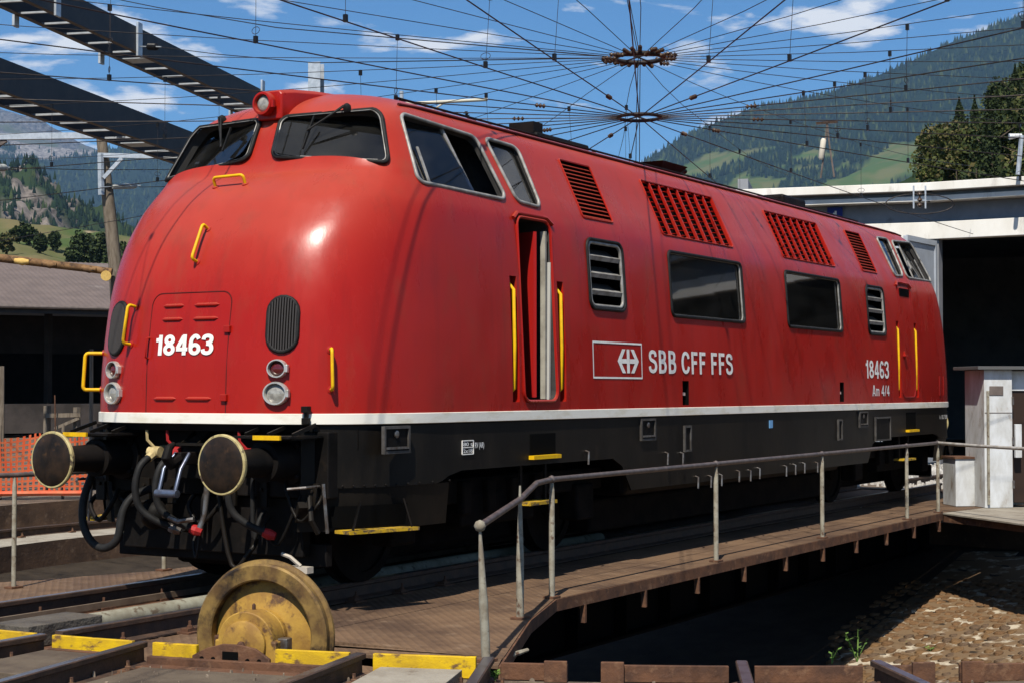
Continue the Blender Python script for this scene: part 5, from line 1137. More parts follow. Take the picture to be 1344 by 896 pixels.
clamp = unit_mesh(lambda b: b.box((0, 0, 0), (.035, .035, .07)), INSK)
def mess_z(r): return ZU+.0026*r*r
def cont_z(r): return ZL+.0004*r*r
rng = random.Random(4)
for i, d in enumerate(ANG):
    ro = 19.0 if abs(abs(d)-180) < 40 else 26
    rs = np.linspace(.26, ro, 9); b = MB(); b.tube([wpt(d, r, cont_z(r)) for r in rs], .0068, 6); b.build('contact_wire', WIRE, sp)
    d2 = d+2.2; b = MB(); rs = np.linspace(.30, ro, 12); b.tube([wpt(d2+(d-d2)*min(1, r/6), r, mess_z(r)) for r in rs], .0048, 5); b.build('messenger_wire', WIRE, sp)
    a_ = wpt(d2, .40, mess_z(.4)); inst(INS_S, 'insulator', sp, along(a_+Vector((0, 0, rng.uniform(-.04, .04))), wpt(d2, 1, rng.uniform(-.15, .15))-wpt(d2, 0, 0)))
    if i % 3 == 0: inst(INS_S, 'insulator', sp, along(wpt(d, 1.5, cont_z(1.5)), wpt(d, 1, 0)-wpt(d, 0, 0)))
    for r in (3.4, 6.4, 9.6):
        r += rng.uniform(-.5, .5)
        if rng.random() < .25: continue
        zt, zb = mess_z(r), cont_z(r); pt, pb = wpt(d2+(d-d2)*min(1, r/6), r, zt), wpt(d, r, zb)
        b = MB(); b.tube([pb, pt], .0032, 4)
        if rng.random() < .6:
            c = pb+Vector((0, 0, .12)); u, _ = ortho(wpt(d, 1, 0)-wpt(d, 0, 0)); b.tube([c+Vector((0, 0, .035*math.cos(t)))+u*.06*math.sin(t) for t in np.linspace(0, 6.28, 12)], .0035, 4)
        do = b.build('dropper', WIRE, sp); inst(clamp, 'clamp', sp, Matrix.Translation(pb+Vector((0, 0, .03)))); inst(clamp, 'clamp', sp, Matrix.Translation(pt-Vector((0, 0, .03))))
for s in (-.05, .06):
    b = MB(); b.tube([(HUBX+s, .03, ZL-1.0), (HUBX+s*.8, .02, ZL), (HUBX+s*.5, .0, ZU), (HUBX-.6+s, .4, 9.0)], .0055, 5); b.build('hanger_wire', WIRE, sp)

# ================================================================ GANTRY BEAMS
dB = Vector((math.cos(math.radians(18.7)), math.sin(math.radians(18.7)), 0)); nB = Vector((-dB.y, dB.x, 0))
def gantry(px, py, D, h, gap, lab, m0, m1, plates):
    Q = at_d(px, py, D); o = thing('gantry_beam', lab, 'gantry', Q+dB*m0-Vector((0, 0, 0)), 'dark gantry beams over the yard')
    for k, side_ in ((0, 1), (1, -1)):      # near channel web, far channel web
        A, B_ = Q+dB*m0+nB*gap*k, Q+dB*m1+nB*gap*k
        b = MB(); b.bar(A+Vector((0, 0, h/2)), B_+Vector((0, 0, h/2)), .014, h); b.build('channel_web', BEAMM, o)
        for z in (.008, h-.008):
            b = MB(); off = nB*(.055*side_); b.bar(A+off+Vector((0, 0, z)), B_+off+Vector((0, 0, z)), .11, .014); b.build('channel_flange', BEAMF if z < .1 else BEAMM, o)
    bat = unit_mesh(lambda b: b.box((0, 0, 0), (.055, gap-.02, .035)), GALV); wide = unit_mesh(lambda b: b.box((0, 0, 0), (.50, gap-.02, .02)), GALV)
    R_ = Matrix((dB, nB, Vector((0, 0, 1)))).transposed().to_4x4(); m = m0+.3; k = 0
    while m < m1-.2:
        inst(wide if k % 7 == 3 else bat, 'batten', o, Matrix.Translation(Q+dB*m+nB*gap/2+Vector((0, 0, .03))) @ R_); m += .92; k += 1
    for m, ww, zt, zb in plates:
        b = MB(); b.box(Q+dB*m-nB*.03+Vector((0, 0, (zt+zb)/2)), (ww, .05, zt-zb), R_.to_3x3()); b.build('hanger_plate', GALV, o, bevel=.006)
        b = MB(); b.box(Q+dB*m+nB*(gap+.04)+Vector((0, 0, -.10)), (ww*.9, .05, .22), R_.to_3x3()); b.build('hanger_tab', GALV, o)
    return o, Q
g1, Q1 = gantry(181, 69, 34.5, .52, .78, 'upper dark steel gantry beam with pale battens', -15, 13.2, [(-3.6, .2, .6, -.05), (0, .22, .62, -.1), (7.3, .2, .75, -.05)])
g2, Q2 = gantry(181, 182, 32.0, .53, .80, 'lower dark steel gantry beam carrying rusty flanges', -15, 12.0, [(-6.5, .2, .3, -.15)])
for nm, Q, m, ht in (('upper', Q1, 12.75, 10.9), ('lower', Q2, 11.6, 8.6), ('upper', Q1, -14.6, 10.5), ('lower', Q2, -14.6, 8.3)):
    C0 = Q+dB*m+nB*.4; o = thing('gantry_mast', 'galvanised wide-flange mast at the %s end of the %s gantry beam' % ('far' if m > 0 else 'near', nm), 'mast', (C0.x, C0.y, GZ)); b = MB()
    for s in (-1, 1): b.box((C0.x+dB.x*s*.17, C0.y+dB.y*s*.17, (ht+GZ)/2), (.02, .36, ht-GZ), Matrix((dB, nB, Vector((0, 0, 1)))).transposed())
    b.build('flange', GALV, o); b = MB(); b.box((C0.x, C0.y, (ht+GZ)/2), (.32, .02, ht-GZ), Matrix((dB, nB, Vector((0, 0, 1)))).transposed()); b.build('web', GALV, o)
def strain(P, Q, lab, m=INS_L, name='strain_wire', grp='strain wires with insulators'):
    P, Q = Vector(P), Vector(Q); o = thing(name, lab, 'wire', P, grp); d = (Q-P).normalized()
    b = MB(); mid = P.lerp(Q, .5)-Vector((0, 0, (Q-P).length*.012)); b.tube([P+d*1.15, P.lerp(mid, .5)+Vector((0, 0, -.01)), mid, Q], .008, 5); b.build('wire', WIRE, o)
    b = MB(); b.tube([P, P+d*.5], .012, 5); b.tube([P+d*.9, P+d*1.2], .016, 6); b.build('clevis', GALV, o); inst(m, 'insulator', o, along(P+d*.72, d)); return o
strain(Q1+dB*0-nB*.06+Vector((0, 0, .12)), wpt(-60, .4, ZU), 'wire with black insulator tied to a plate on the upper gantry beam')
strain(Q1-dB*3.6-nB*.06+Vector((0, 0, .45)), wpt(-48, .4, ZU), 'wire with long black insulator at the raised plate of the upper gantry beam')
strain(at_d(-40, 222, 30), at_d(420, 206, 44), 'wire with grey rod insulator by the rocky slope', INS_R)

# ================================================================ ENGINE SHED (polygonal roundhouse front)
shed = thing('engine_shed', 'flat-roofed roundhouse with white concrete fascia and dark doorway behind the locomotive', 'engine shed', (20.1, 0, GZ))
RS = 20.1; hwid = RS*math.tan(math.radians(STEP/2))
for k in (-3, -2, -1, 0, 1):
    a = math.radians(k*STEP); n_in = Vector((-math.cos(a), -math.sin(a), 0)); e = Vector((-math.sin(a), math.cos(a), 0)); C0 = TC+Vector((RS*math.cos(a), RS*math.sin(a), 0)); Rm = Matrix((e, n_in, Vector((0, 0, 1)))).transposed()
    def sb_(name, u, out, z, du, dn, dz, m, lab=None, par=shed, bevel=0):
        b = MB(); b.box(C0+e*u+n_in*out+Vector((0, 0, z)), (du, dn, dz), Rm); o = b.build(name, m, par, bevel=bevel)
        if lab: o['label'] = lab
        return o
    W2 = 2*hwid
    sb_('lintel', 0, 0, 5.33, W2-.01, .36, .40, SHEDW, bevel=.01); sb_('fascia_band', 0, -.12, 5.76, W2-.01, .3, .46, SHEDG); sb_('cornice', 0, .12, 6.05, W2-.01, .75, .11, SHEDW)
    sb_('shadow_board', 0, .0, 6.16, W2-.01, .7, .11, SHEDG); sb_('roof_edge', 0, .1, 6.31, W2+.12, 1.1, .19, SHEDW, bevel=.01)
    for s in (-1, 1): sb_('pier', s*(hwid-.10), -.05, 2.50, .19, .30, 5.33, SHEDG)
    if k == 1: 
        for s in (-1, 1): sb_('door_leaf', s*(hwid/2-.18), -.1, 2.5, hwid-.37, .08, 5.25, DOORG)
b = MB(); poly = []
for a in np.linspace(-3.6*STEP, 1.62*STEP, 9): poly.append((TC.x+20.9*math.cos(math.radians(a)), 20.9*math.sin(math.radians(a))))
for a in np.linspace(1.62*STEP, -3.6*STEP, 9): poly.append((TC.x+44*math.cos(math.radians(a)), 44*math.sin(math.radians(a))))
b.flat(poly, 6.41, 6.56); b.build('roof_slab', SHEDG, shed)
for a in (1.5*STEP, -3.5*STEP):
    A = (TC.x+20.3*math.cos(math.radians(a)), 20.3*math.sin(math.radians(a))); B_ = (TC.x+43*math.cos(math.radians(a)), 43*math.sin(math.radians(a))); b = MB(); b.bar((*A, 3.3), (*B_, 3.3), .25, 6.9); b.build('end_wall', SHEDG, shed)
b = MB(); pw = [(TC.x+43*math.cos(math.radians(a)), 43*math.sin(math.radians(a))) for a in np.linspace(-3.5*STEP, 1.5*STEP, 6)]
for A, B_ in zip(pw[:-1], pw[1:]): b.bar((*A, 3.3), (*B_, 3.3), .3, 6.9)
b.build('back_wall', SHEDG, shed)
# open door leaf at the left jamb of the dark bay
J = Vector((TC.x+RS-.18, hwid-.12, 0)); L0 = MB(); Rl = Matrix.Rotation(math.radians(-4), 3, 'Z')
c = J+Rl @ Vector((-.95, 0, 2.52)); L0.box(c, (1.85, .07, 5.1), Rl); dl_ = L0.build('open_door_leaf', DOORG, shed, bevel=.01); dl_['label'] = 'pale grey shed door leaf swung open'
for dx_, dz_, w_, h_ in ((0, 2.5, 1.85, .12), (0, -2.5, 1.85, .12), (-.88, 0, .1, 4.9), (.88, 0, .1, 4.9), (0, .3, 1.7, .1)):
    b = MB(); b.box(c+Rl @ Vector((dx_, -.05, dz_)), (w_, .04, h_), Rl); b.build('door_rail', DOORG, dl_)
b = MB(); c2 = J+Rl @ Vector((-2.2, .35, 2.52)); b.box(c2, (.75, .07, 5.1), Rl @ Matrix.Rotation(math.radians(-50), 3, 'Z')); b.build('folded_door_leaf', DOORG, shed)
# bay number plate "1"
a = math.radians(STEP); n_in = Vector((-math.cos(a), -math.sin(a), 0)); e = Vector((-math.sin(a), math.cos(a), 0)); C0 = TC+Vector((RS*math.cos(a), RS*math.sin(a), 0))+n_in*.10+Vector((0, 0, 5.74)); Rm = Matrix((e, n_in, Vector((0, 0, 1)))).transposed()
b = MB(); b.box(C0, (.36, .03, .44), Rm); npl = b.build('number_plate', BLUE, shed); npl['label'] = 'blue enamel plate with white number 1'
V, F = stroke_geo('1', .09); b = MB(); b.add([C0+n_in*(.018+.0005*k)-e*(u-.5)*.085+Vector((0, 0, (v-.5)*.26)) for u, v, k in V], F); b.build('number', WHITE, npl, fix=False)
# insulator masts on the shed roof
def roof_mast(px, py0, lab, D=37.5, h=1.6):
    P = at_d(px, py0, D); o = thing('roof_insulator_mast', lab, 'mast', (P.x, P.y, 6.41)); z0 = 6.41
    for s in (-1, 1): b = MB(); b.tube([(P.x, P.y+s*.16, z0), (P.x, P.y+s*.05, z0+h*.6), (P.x, P.y, z0+h)], .022, 6); b.build('strut', BEAMF, o)
    inst(unit_mesh(lambda b: b.lathe([(.04, -.24), (.065, -.2), (.065, .2), (.04, .24)], (0, 0, 0), (0, 0, 1), 10), mat('white_porcelain', (.62, .56, .46), None, rough=.3), 50), 'insulator', o, Matrix.Translation((P.x-.05, P.y+.10, z0+h*.52)) @ Matrix.Rotation(.15, 4, 'X'))
    b = MB(); b.bar((P.x, P.y-.25, z0+h), (P.x, P.y+.25, z0+h), .06, .06); b.build('cross_arm', INSB, o)
roof_mast(1086, 236, 'short strutted mast with white insulator on the shed roof', h=1.25)
P = at_d(1207, 262, 36.3); o = thing('wall_insulator', 'brown insulator with wire loop on the shed fascia', 'insulator', (P.x, P.y, P.z)); inst(INS_S, 'insulator', o, Matrix.Translation(P) @ Matrix.Diagonal((2.2, 2.2, 2.4, 1))); b = MB(); b.tube([P+RGT*.75*math.cos(t)+Vector((0, 0, .22*math.sin(t)-.1)) for t in np.linspace(0, 6.28, 20)], .012, 5); b.build('wire_loop', WIRE, o); b = MB(); b.bar(P-RGT*.13+Vector((0, 0, -.2)), P-RGT*.13+Vector((0, 0, .3)), .03, .03); b.bar(P+RGT*.13+Vector((0, 0, -.2)), P+RGT*.13+Vector((0, 0, .3)), .03, .03); b.bar(P-RGT*.14+Vector((0, 0, -.02)), P+RGT*.14+Vector((0, 0, -.02)), .03, .03); b.build('bracket', GALV, o)
P = at_d(1336, 232, 37); o = thing('yard_lamp', 'slanted pale lamp pole with small lamp head above the shed roof', 'lamp', (P.x, P.y, 6.41)); b = MB(); T_ = at_d(1341, 178, 37); b.tube([(P.x, P.y, 6.41), T_], .05, 8); b.build('pole', GALV, o); b = MB(); b.tube([T_, T_-RGT*.28+Vector((0, 0, -.03))], [.04, .07], 8); b.build('lamp_head', METW, o)
# cantilever of a mast rising behind the cab roof
P = at_d(528, 200, 48); o = thing('cantilever_mast', 'slim mast with pale cantilever tube and hanging insulator behind the cab roof', 'mast', (P.x, P.y, GZ)); b = MB(); b.tube([(P.x, P.y, GZ), at_d(527, 120, 48)], .06, 8); b.build('pole', GALV, o)
b = MB(); b.tube([at_d(505, 138, 48), at_d(640, 131, 48)], .05, 8); b.tube([at_d(560, 150, 48), at_d(582, 136, 48)], .03, 6); b.build('cantilever_tube', mat('cream_tube', (.5, .47, .38), None, rough=.5), o, 50); inst(INS_L, 'insulator', o, along(at_d(615, 155, 48), at_d(612, 148, 48)-at_d(620, 163, 48)))

# ================================================================ LEFT BACKGROUND: net, road, warehouse, timber
net = thing('safety_net', 'orange plastic safety net hung along the far pit edge', 'net', (pol(10.9, -85)))
A, B_ = at_d(-120, 606, 26.2), at_d(118, 606, 26.6); zt, zb = .93, -.02; NW, NH = 34, 11; b = MB()
def npnt(u, v):
    p = A.lerp(B_, u); s = .10*math.sin(u*11)+.05*math.sin(u*27+v*3); p = p+FWD*s*(.3+v*.7); sag = .09*abs(math.sin(u*9.0))*v
    return Vector((p.x, p.y, zb+(zt-zb)*v-sag))
for i in range(NW):
    for j in range(NH):
        u0, v0, du, dv = i/NW, j/NH, 1/NW, 1/NH; w1, w2 = .42, .36
        b.add([npnt(u0, v0), npnt(u0+du*w1, v0), npnt(u0+du*w1, v0+dv), npnt(u0, v0+dv)], [(0, 1, 2, 3)])
        b.add([npnt(u0+du*w1, v0), npnt(u0+du, v0), npnt(u0+du, v0+dv*w2), npnt(u0+du*w1, v0+dv*w2)], [(0, 1, 2, 3)])
nm2 = b.build('netting', ORG, net, fix=False); sd = nm2.modifiers.new('thick', 'SOLIDIFY'); sd.thickness = .006
b = MB(); b.tube([npnt(u, -.02) for u in np.linspace(0, 1, 30)], .045, 6); b.build('bottom_hem', ORG, net)
for u in (.15, .5, .85): b = MB(); p = npnt(u, 0); b.tube([(p.x+.08, p.y+.08, GZ), (p.x+.08, p.y+.08, 1.05)], .025, 6); b.build('stake', WOOD, net)
ROAD = mat('pale_asphalt', (.28, .29, .30), (.22, .22, .23), .6, .9)
q = [at_z(*p, GZ) for p in ((-700, 571), (330, 566), (330, 548), (-700, 549))]
struct(MB().flat([(p.x, p.y) for p in q], GZ+.0, GZ+.02).build('road', ROAD, None))
# warehouse with long brown roof
wr = thing('warehouse', 'long low goods shed with brown corrugated roof and dark open front', 'warehouse', at_d(60, 545, 62))
def wp(px, py, D): return at_d(px, py, D)
e1, e2 = wp(-500, 398, 56), wp(420, 410, 68); ed = (e2-e1); ed.z = 0; ed.normalize(); en = Vector((-ed.y, ed.x, 0)); en = en if en.dot(FWD) > 0 else -en
zeave = wp(60, 402, 61.5).z; WL = (e2-e1).length; E1 = Vector((e1.x, e1.y, 0))
def wv(u, d, z): p = E1+ed*u+en*d; return Vector((p.x, p.y, z))
ROOF = mat('brown_roof_sheet', (.150, .118, .105), (.12, .095, .085), .8, .8, c3=(.18, .15, .135), s3=.4)
b = MB(); nc = int(WL/.22); V = []
for k in range(nc*2+1):
    u = WL*k/(nc*2); dz_ = .014 if k % 2 else 0
    V += [wv(u, -.9, zeave+dz_), wv(u, 9, zeave+2.45+dz_)]
F = [(2*k, 2*k+2, 2*k+3, 2*k+1) for k in range(nc*2)]
b.add(V, F); rf = b.build('roof', ROOF, wr, fix=False); sd = rf.modifiers.new('thick', 'SOLIDIFY'); sd.thickness = .05
b = MB(); V = [wv(0, 9, zeave+2.46), wv(WL, 9, zeave+2.46), wv(WL, 18, zeave), wv(0, 18, zeave)]; b.add(V, [(0, 1, 2, 3)]); b.build('rear_roof', ROOF, wr, fix=False)
b = MB(); b.bar(wv(0, -.7, zeave-.16), wv(WL, -.7, zeave-.16), .10, .18); b.build('eaves_beam', BEAMM, wr); b = MB(); b.tube([wv(0, -1.0, zeave-.03), wv(WL, -1.0, zeave-.03)], .07, 8); b.build('gutter', BEAMF, wr)
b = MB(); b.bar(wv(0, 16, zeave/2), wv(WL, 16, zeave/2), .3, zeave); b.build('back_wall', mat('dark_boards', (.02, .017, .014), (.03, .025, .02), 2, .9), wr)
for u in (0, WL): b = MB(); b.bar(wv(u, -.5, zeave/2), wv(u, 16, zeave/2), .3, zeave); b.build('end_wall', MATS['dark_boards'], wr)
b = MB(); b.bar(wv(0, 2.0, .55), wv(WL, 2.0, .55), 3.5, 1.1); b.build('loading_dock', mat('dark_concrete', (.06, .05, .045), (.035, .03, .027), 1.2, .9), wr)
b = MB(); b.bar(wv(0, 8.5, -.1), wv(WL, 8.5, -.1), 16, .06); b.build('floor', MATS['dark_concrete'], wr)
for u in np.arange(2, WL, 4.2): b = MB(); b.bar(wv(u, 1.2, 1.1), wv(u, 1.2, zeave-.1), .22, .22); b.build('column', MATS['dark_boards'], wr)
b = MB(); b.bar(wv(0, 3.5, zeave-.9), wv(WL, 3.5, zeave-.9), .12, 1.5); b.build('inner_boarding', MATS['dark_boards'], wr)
# peeled log slung behind the nose, with the leaning wooden pole
PO = at_d(151, 345, 42); pole = thing('wooden_pole', 'grey weathered wooden pole with galvanised bracket arm behind the nose', 'pole', (PO.x+.2, PO.y, GZ))
Pt = at_d(133, 180, 42); b = MB(); pts = [Vector((PO.x+.25, PO.y-.2, GZ)), PO, PO.lerp(Pt, .5), Pt]; b.tube(pts, [.20, .17, .155, .13], 10); b.build('shaft', WOOD, pole, 60)
a0, a1_ = at_d(129, 204, 41.8), at_d(210, 206, 41.8)
b = MB(); b.bar(a0, a1_, .10, .11); b.build('arm', GALV, pole); b = MB(); b.bar(at_d(132, 202, 41.75), at_d(133, 256, 41.75), .12, .10); b.build('upright', GALV, pole); b = MB(); b.bar(at_d(136, 234, 41.7), at_d(160, 208, 41.7), .07, .09); b.build('brace', GALV, pole)
strain(at_d(131, 246, 41.6), at_d(330, 238, 45), 'wire with grey rod insulator on the wooden pole bracket', INS_R)
o = thing('lattice_arm', 'pale galvanised horizontal steel arm above the rocky slope', 'gantry arm', at_d(60, 182, 44)); b = MB(); b.bar(at_d(-60, 181, 44), at_d(135, 178, 44), .16, .16); b.build('arm', GALV, o); b = MB(); b.bar(at_d(-40, 215, 44), at_d(8, 184, 44), .10, .12); b.build('brace', BEAMF, o)
b = MB(); b.bar(at_d(-62, 170, 44), Vector((*at_d(-62, 170, 44)[:2], GZ)), .2, .2); b.build('post', GALV, o)
lg = thing('timber_log', 'peeled brown timber log lying across the warehouse view with fresh cut end piece', 'log', at_d(70, 350, 40)); pts = [at_d(x, y, 40) for x, y in ((-90, 332), (0, 339), (50, 345), (100, 351), (147, 357))]
b = MB(); b.tube(pts, [.11, .105, .10, .095, .085], 10); b.build('trunk', LOGM, lg, 60)
for x, y in ((30, 344), (66, 348), (118, 354)): b = MB(); c = at_d(x, y, 39.9); b.tube([c-RGT*.2+UPV*.03, c, c+RGT*.15], [.06, .09, .05], 8); b.build('knot', CUT if x == 30 else LOGM, lg, 60)
b = MB(); c = at_d(139, 362, 39.8); b.lathe([(.12, -.3), (.125, 0)], c, -FWD+RGT*.2, 12); b.build('cross_billet', CUT, lg, 40)
for px, py in ((-80, 333), (150, 357)): b = MB(); p = at_d(px, py, 40.25); b.tube([p, (p.x, p.y, GZ)], .09, 8); b.build('support_post', WOOD, lg)
# stakes and trestle in front of the warehouse
for (px, y0, y1, D, r, lab) in ((3, 480, 565, 33, .045, 'square timber stake beside the orange net'), (120, 458, 562, 30, .035, 'pale thin birch stake behind the nose handle')):
    p = at_d(px, y1, D); t = at_d(px, y0, D); top(MB().tube([(p.x, p.y, GZ), t], r, 6).build('stake', WOOD, None), lab, 'stake')
tr = thing('timber_trestle', 'weathered timber trestle with rusty rod beyond the buffer', 'trestle', at_z(80, 568, GZ))
for (x, y0, y1) in ((62, 532, 600), (101, 534, 600)): b = MB(); t = at_d(x, y0, 28.5); b.bar(t, (t.x, t.y, GZ), .09, .09); b.build('leg', WOOD, tr)
b = MB(); b.bar(at_d(58, 545, 28.4), at_d(106, 544, 28.4), .06, .07); b.build('rail', WOOD, tr); b = MB(); b.bar(at_d(72, 562, 28.4), at_d(104, 548, 28.4), .05, .05); b.build('brace', WOOD, tr); b = MB(); b.tube([at_d(72, 518, 28.3), at_d(73, 580, 28.3)], .012, 6); b.build('rod', RUST, tr)
sgn = thing('roadside_sign', 'small white sign on a thin post before the meadow trees', 'sign', at_d(125, 380, 110)); b = MB(); p = at_d(125, 357, 110); b.box(p, (.7, .05, .32), Matrix.Rotation(_a, 3, 'Z') @ Matrix.Rotation(-math.pi/2, 3, 'Z')); b.build('board', WHITE, sgn); b = MB(); b.tube([p, (p.x, p.y, -.3)], .05, 6); b.build('post', GALV, sgn)
# ================================================================ MOUNTAINS, TREES, HAZE
from mathutils import noise as mnoise
def fbm(x, y, z=0.0, o=5):
    s = 0; a = 1.0; f_ = 1.0; t = 0
    for _ in range(o): s += a*mnoise.noise(Vector((x*f_, y*f_, z+f_*1.7))); t += a; a *= .5; f_ *= 2.03
    return s/t
def slope_mat(name, forest, meadow, meadow2, rock, ns=.012, rs=.05):
    m = bpy.data.materials.new(name); m.use_nodes = True; t = m.node_tree; b = t.nodes['Principled BSDF']; b.inputs['Roughness'].default_value = .95; b.inputs['Specular IOR Level'].default_value = .05
    at = t.nodes.new('ShaderNodeAttribute'); at.attribute_name = 'cover'; sp_ = t.nodes.new('ShaderNodeSeparateColor'); t.links.new(at.outputs['Color'], sp_.inputs[0])
    tcn = t.nodes.new('ShaderNodeTexCoord'); n1 = t.nodes.new('ShaderNodeTexNoise'); n1.inputs['Scale'].default_value = ns; n1.inputs['Detail'].default_value = 8; t.links.new(tcn.outputs['Object'], n1.inputs[0])
    r1_ = t.nodes.new('ShaderNodeMapRange'); r1_.inputs[1].default_value = .42; r1_.inputs[2].default_value = .6; t.links.new(n1.outputs[0], r1_.inputs[0])
    mm = t.nodes.new('ShaderNodeMixRGB'); mm.inputs[1].default_value = (*meadow, 1); mm.inputs[2].default_value = (*meadow2, 1); t.links.new(r1_.outputs[0], mm.inputs[0])
    m1 = t.nodes.new('ShaderNodeMixRGB'); m1.inputs[2].default_value = (*forest, 1); t.links.new(mm.outputs[0], m1.inputs[1]); t.links.new(sp_.outputs[0], m1.inputs[0])
    n2 = t.nodes.new('ShaderNodeTexNoise'); n2.inputs['Scale'].default_value = rs; n2.inputs['Detail'].default_value = 10; n2.inputs['Roughness'].default_value = .7; t.links.new(tcn.outputs['Object'], n2.inputs[0]); rc = t.nodes.new('ShaderNodeMapRange'); rc.inputs[1].default_value = .40; rc.inputs[2].default_value = .60; t.links.new(n2.outputs[0], rc.inputs[0])
    r2_ = t.nodes.new('ShaderNodeMixRGB'); r2_.inputs[1].default_value = (*[k*.22 for k in rock], 1); r2_.inputs[2].default_value = (*rock, 1); t.links.new(rc.outputs[0], r2_.inputs[0])
    m2 = t.nodes.new('ShaderNodeMixRGB'); t.links.new(m1.outputs[0], m2.inputs[1]); t.links.new(r2_.outputs[0], m2.inputs[2]); t.links.new(sp_.outputs[1], m2.inputs[0]); t.links.new(m2.outputs[0], b.inputs['Base Color'])
    return m
CONIF = [mat('conifer_far_%d' % k, c, tuple(q*.6 for q in c), .03, .95, spec=.05) for k, c in enumerate(((.009, .018, .011), (.016, .030, .015), (.045, .062, .022)))]
def mountain(name, ridge, D0, D1, zb, nx, nd, seed, cover, mat_, amp, ease=1.25, trees=0, th=26, lab=None, dist_mod=None, crag=0):
    px0, px1 = ridge[0][0], ridge[-1][0]; rx, ry = [r[0] for r in ridge], [r[1] for r in ridge]
    def surf(px, t):
        zr = (512-np.interp(px, rx, ry))/FPX*D1+CAMP.z
        D = D0+(D1-D0)*t; q = at_d(px, 512, D)
        z = zb+(zr-zb)*(t**ease if t < 1 else 1-(t-1)*.6)
        nz = fbm(q.x/(amp*5), q.y/(amp*5), seed)*amp*min(1, 3.0*t)*(1 if t < 1 else 1)
        if crag: nz += crag*abs(fbm(q.x/(amp*1.2), q.y/(amp*1.2), seed+9))*min(1, 2.5*t)
        return Vector((q.x, q.y, z+nz*(.35 if t > .97 else 1)))
    V = []; F = []; C_ = []; ts = list(np.linspace(0, 1, nd))+[1.12, 1.3]
    for t in ts:
        for i in range(nx):
            px = px0+(px1-px0)*i/(nx-1); p = surf(px, t); V.append(p); C_.append(cover(px, t, p))
    for j in range(len(ts)-1):
        for i in range(nx-1): F.append((j*nx+i, j*nx+i+1, (j+1)*nx+i+1, (j+1)*nx+i))
    b = MB(); b.add(V, F); o = up(b.build(name, mat_, None, fix=False)); struct(o)
    ca_ = o.data.color_attributes.new('cover', 'FLOAT_COLOR', 'POINT')
    for i, c in enumerate(C_): ca_.data[i].color = (c[0], c[1], 0, 1)
    o.data.polygons.foreach_set('use_smooth', [True]*len(o.data.polygons))
    if trees:
        rg = random.Random(seed); TV = []; TF = []; MI = []; cnt = 0; tries = 0
        while cnt < trees and tries < trees*6:
            tries += 1; px = rg.uniform(px0, px1); t = rg.random()**.85; c = cover(px, t, surf(px, t) if False else None) if False else None
            p = surf(px, t); c = cover(px, t, p)
            if rg.random() > c[0] or (c[1] > .6 and rg.random() > .12): continue
            h = th*rg.uniform(.55, 1.15); w_ = h*rg.uniform(.17, .30); o_ = len(TV); n5 = 5; a0 = rg.random()*6
            TV.append((p.x, p.y, p.z+h))
            for k in range(n5): a = a0+k*2*math.pi/n5; TV.append((p.x+w_*math.cos(a), p.y+w_*math.sin(a), p.z-h*.05))
            mi = rg.choice((0, 0, 0, 1, 1, 2))
            for k in range(n5): TF.append((o_, o_+1+k, o_+1+(k+1) % n5)); MI.append(mi)
            cnt += 1
        b = MB(); b.v = TV; b.f = TF; b.mi = MI; fo = b.build('forest', CONIF, None, fix=False); setp(fo, lab, 'forest', kind='stuff')
        fo.data.polygons.foreach_set('use_smooth', [True]*len(fo.data.polygons))
    return o, surf
MA = slope_mat('right_slope_cover', (.010, .020, .011), (.055, .090, .024), (.10, .105, .04), (.22, .20, .18))
def coverA(px, t, p):
    n = fbm(p.x/300, p.y/300, 3.0); m_ = 0.0; py = 512-FPX*(p.z-CAMP.z)/(p-CAMP).dot(FWD)
    if px < 1215 and py > 186+max(0, (1080-px)*.10): m_ = 1.0 if n > .07 else 0.0
    if 150 < py < 160 and n > .24: m_ = 1
    return (1-m_, 0)
mountain('mountain_right', [(520, 330), (640, 290), (760, 250), (843, 216), (904, 177), (987, 144), (1098, 116), (1153, 94), (1236, 61), (1344, 22), (1440, -20), (1600, -60)], 2300, 6200, -20, 190, 70, 5, coverA, MA, 120, 1.15, 26000, 24, 'dark conifer forest covering the right mountainside')
ML = slope_mat('left_slope_cover', (.012, .022, .014), (.080, .115, .035), (.11, .12, .06), (.27, .25, .235))
def coverL(px, t, p):
    n = fbm(p.x/900, p.y/900, 8.0); py = 512-FPX*(p.z-CAMP.z)/(p-CAMP).dot(FWD); m_ = 1.0 if (n > -.02+.004*abs(py-262) and px > 120) or (n > .16 and py > 215) else 0.0
    r = 1.0 if t > .93 and n > .02 else 0
    return (1-m_, r)
mountain('mountain_far', [(-420, 80), (-200, 130), (-60, 160), (0, 185), (60, 190), (120, 196), (180, 190), (240, 200), (300, 215), (420, 260), (560, 320)], 3800, 8200, -40, 150, 60, 21, coverL, ML, 90, 1.1, 15000, 28, 'blue hazy conifer forest on the far left mountain')
MP = slope_mat('peak_rock', (.05, .062, .035), (.07, .085, .045), (.11, .11, .08), (.15, .145, .145))
mountain('mountain_peak', [(-300, 90), (-120, 120), (-20, 138), (20, 150), (60, 166), (90, 182), (130, 200), (300, 240)], 7000, 9600, 400, 90, 30, 33, lambda px, t, p: (.3, 1.0 if fbm(p.x/300, p.y/300, 2) > -.1 else .2), MP, 140, 1.0, 0, crag=120)
MC = slope_mat('crag_slope_cover', (.022, .038, .016), (.040, .062, .020), (.085, .085, .036), (.21, .18, .155), .03, .045)
def coverC(px, t, p):
    n = fbm(p.x/38, p.y/38, 4.0); r = 0.0
    if px < 100 and .50 < t < .98 and n > -.02-.06*(px < 60): r = 1.0
    return (.9 if n < .25 else .2, r)
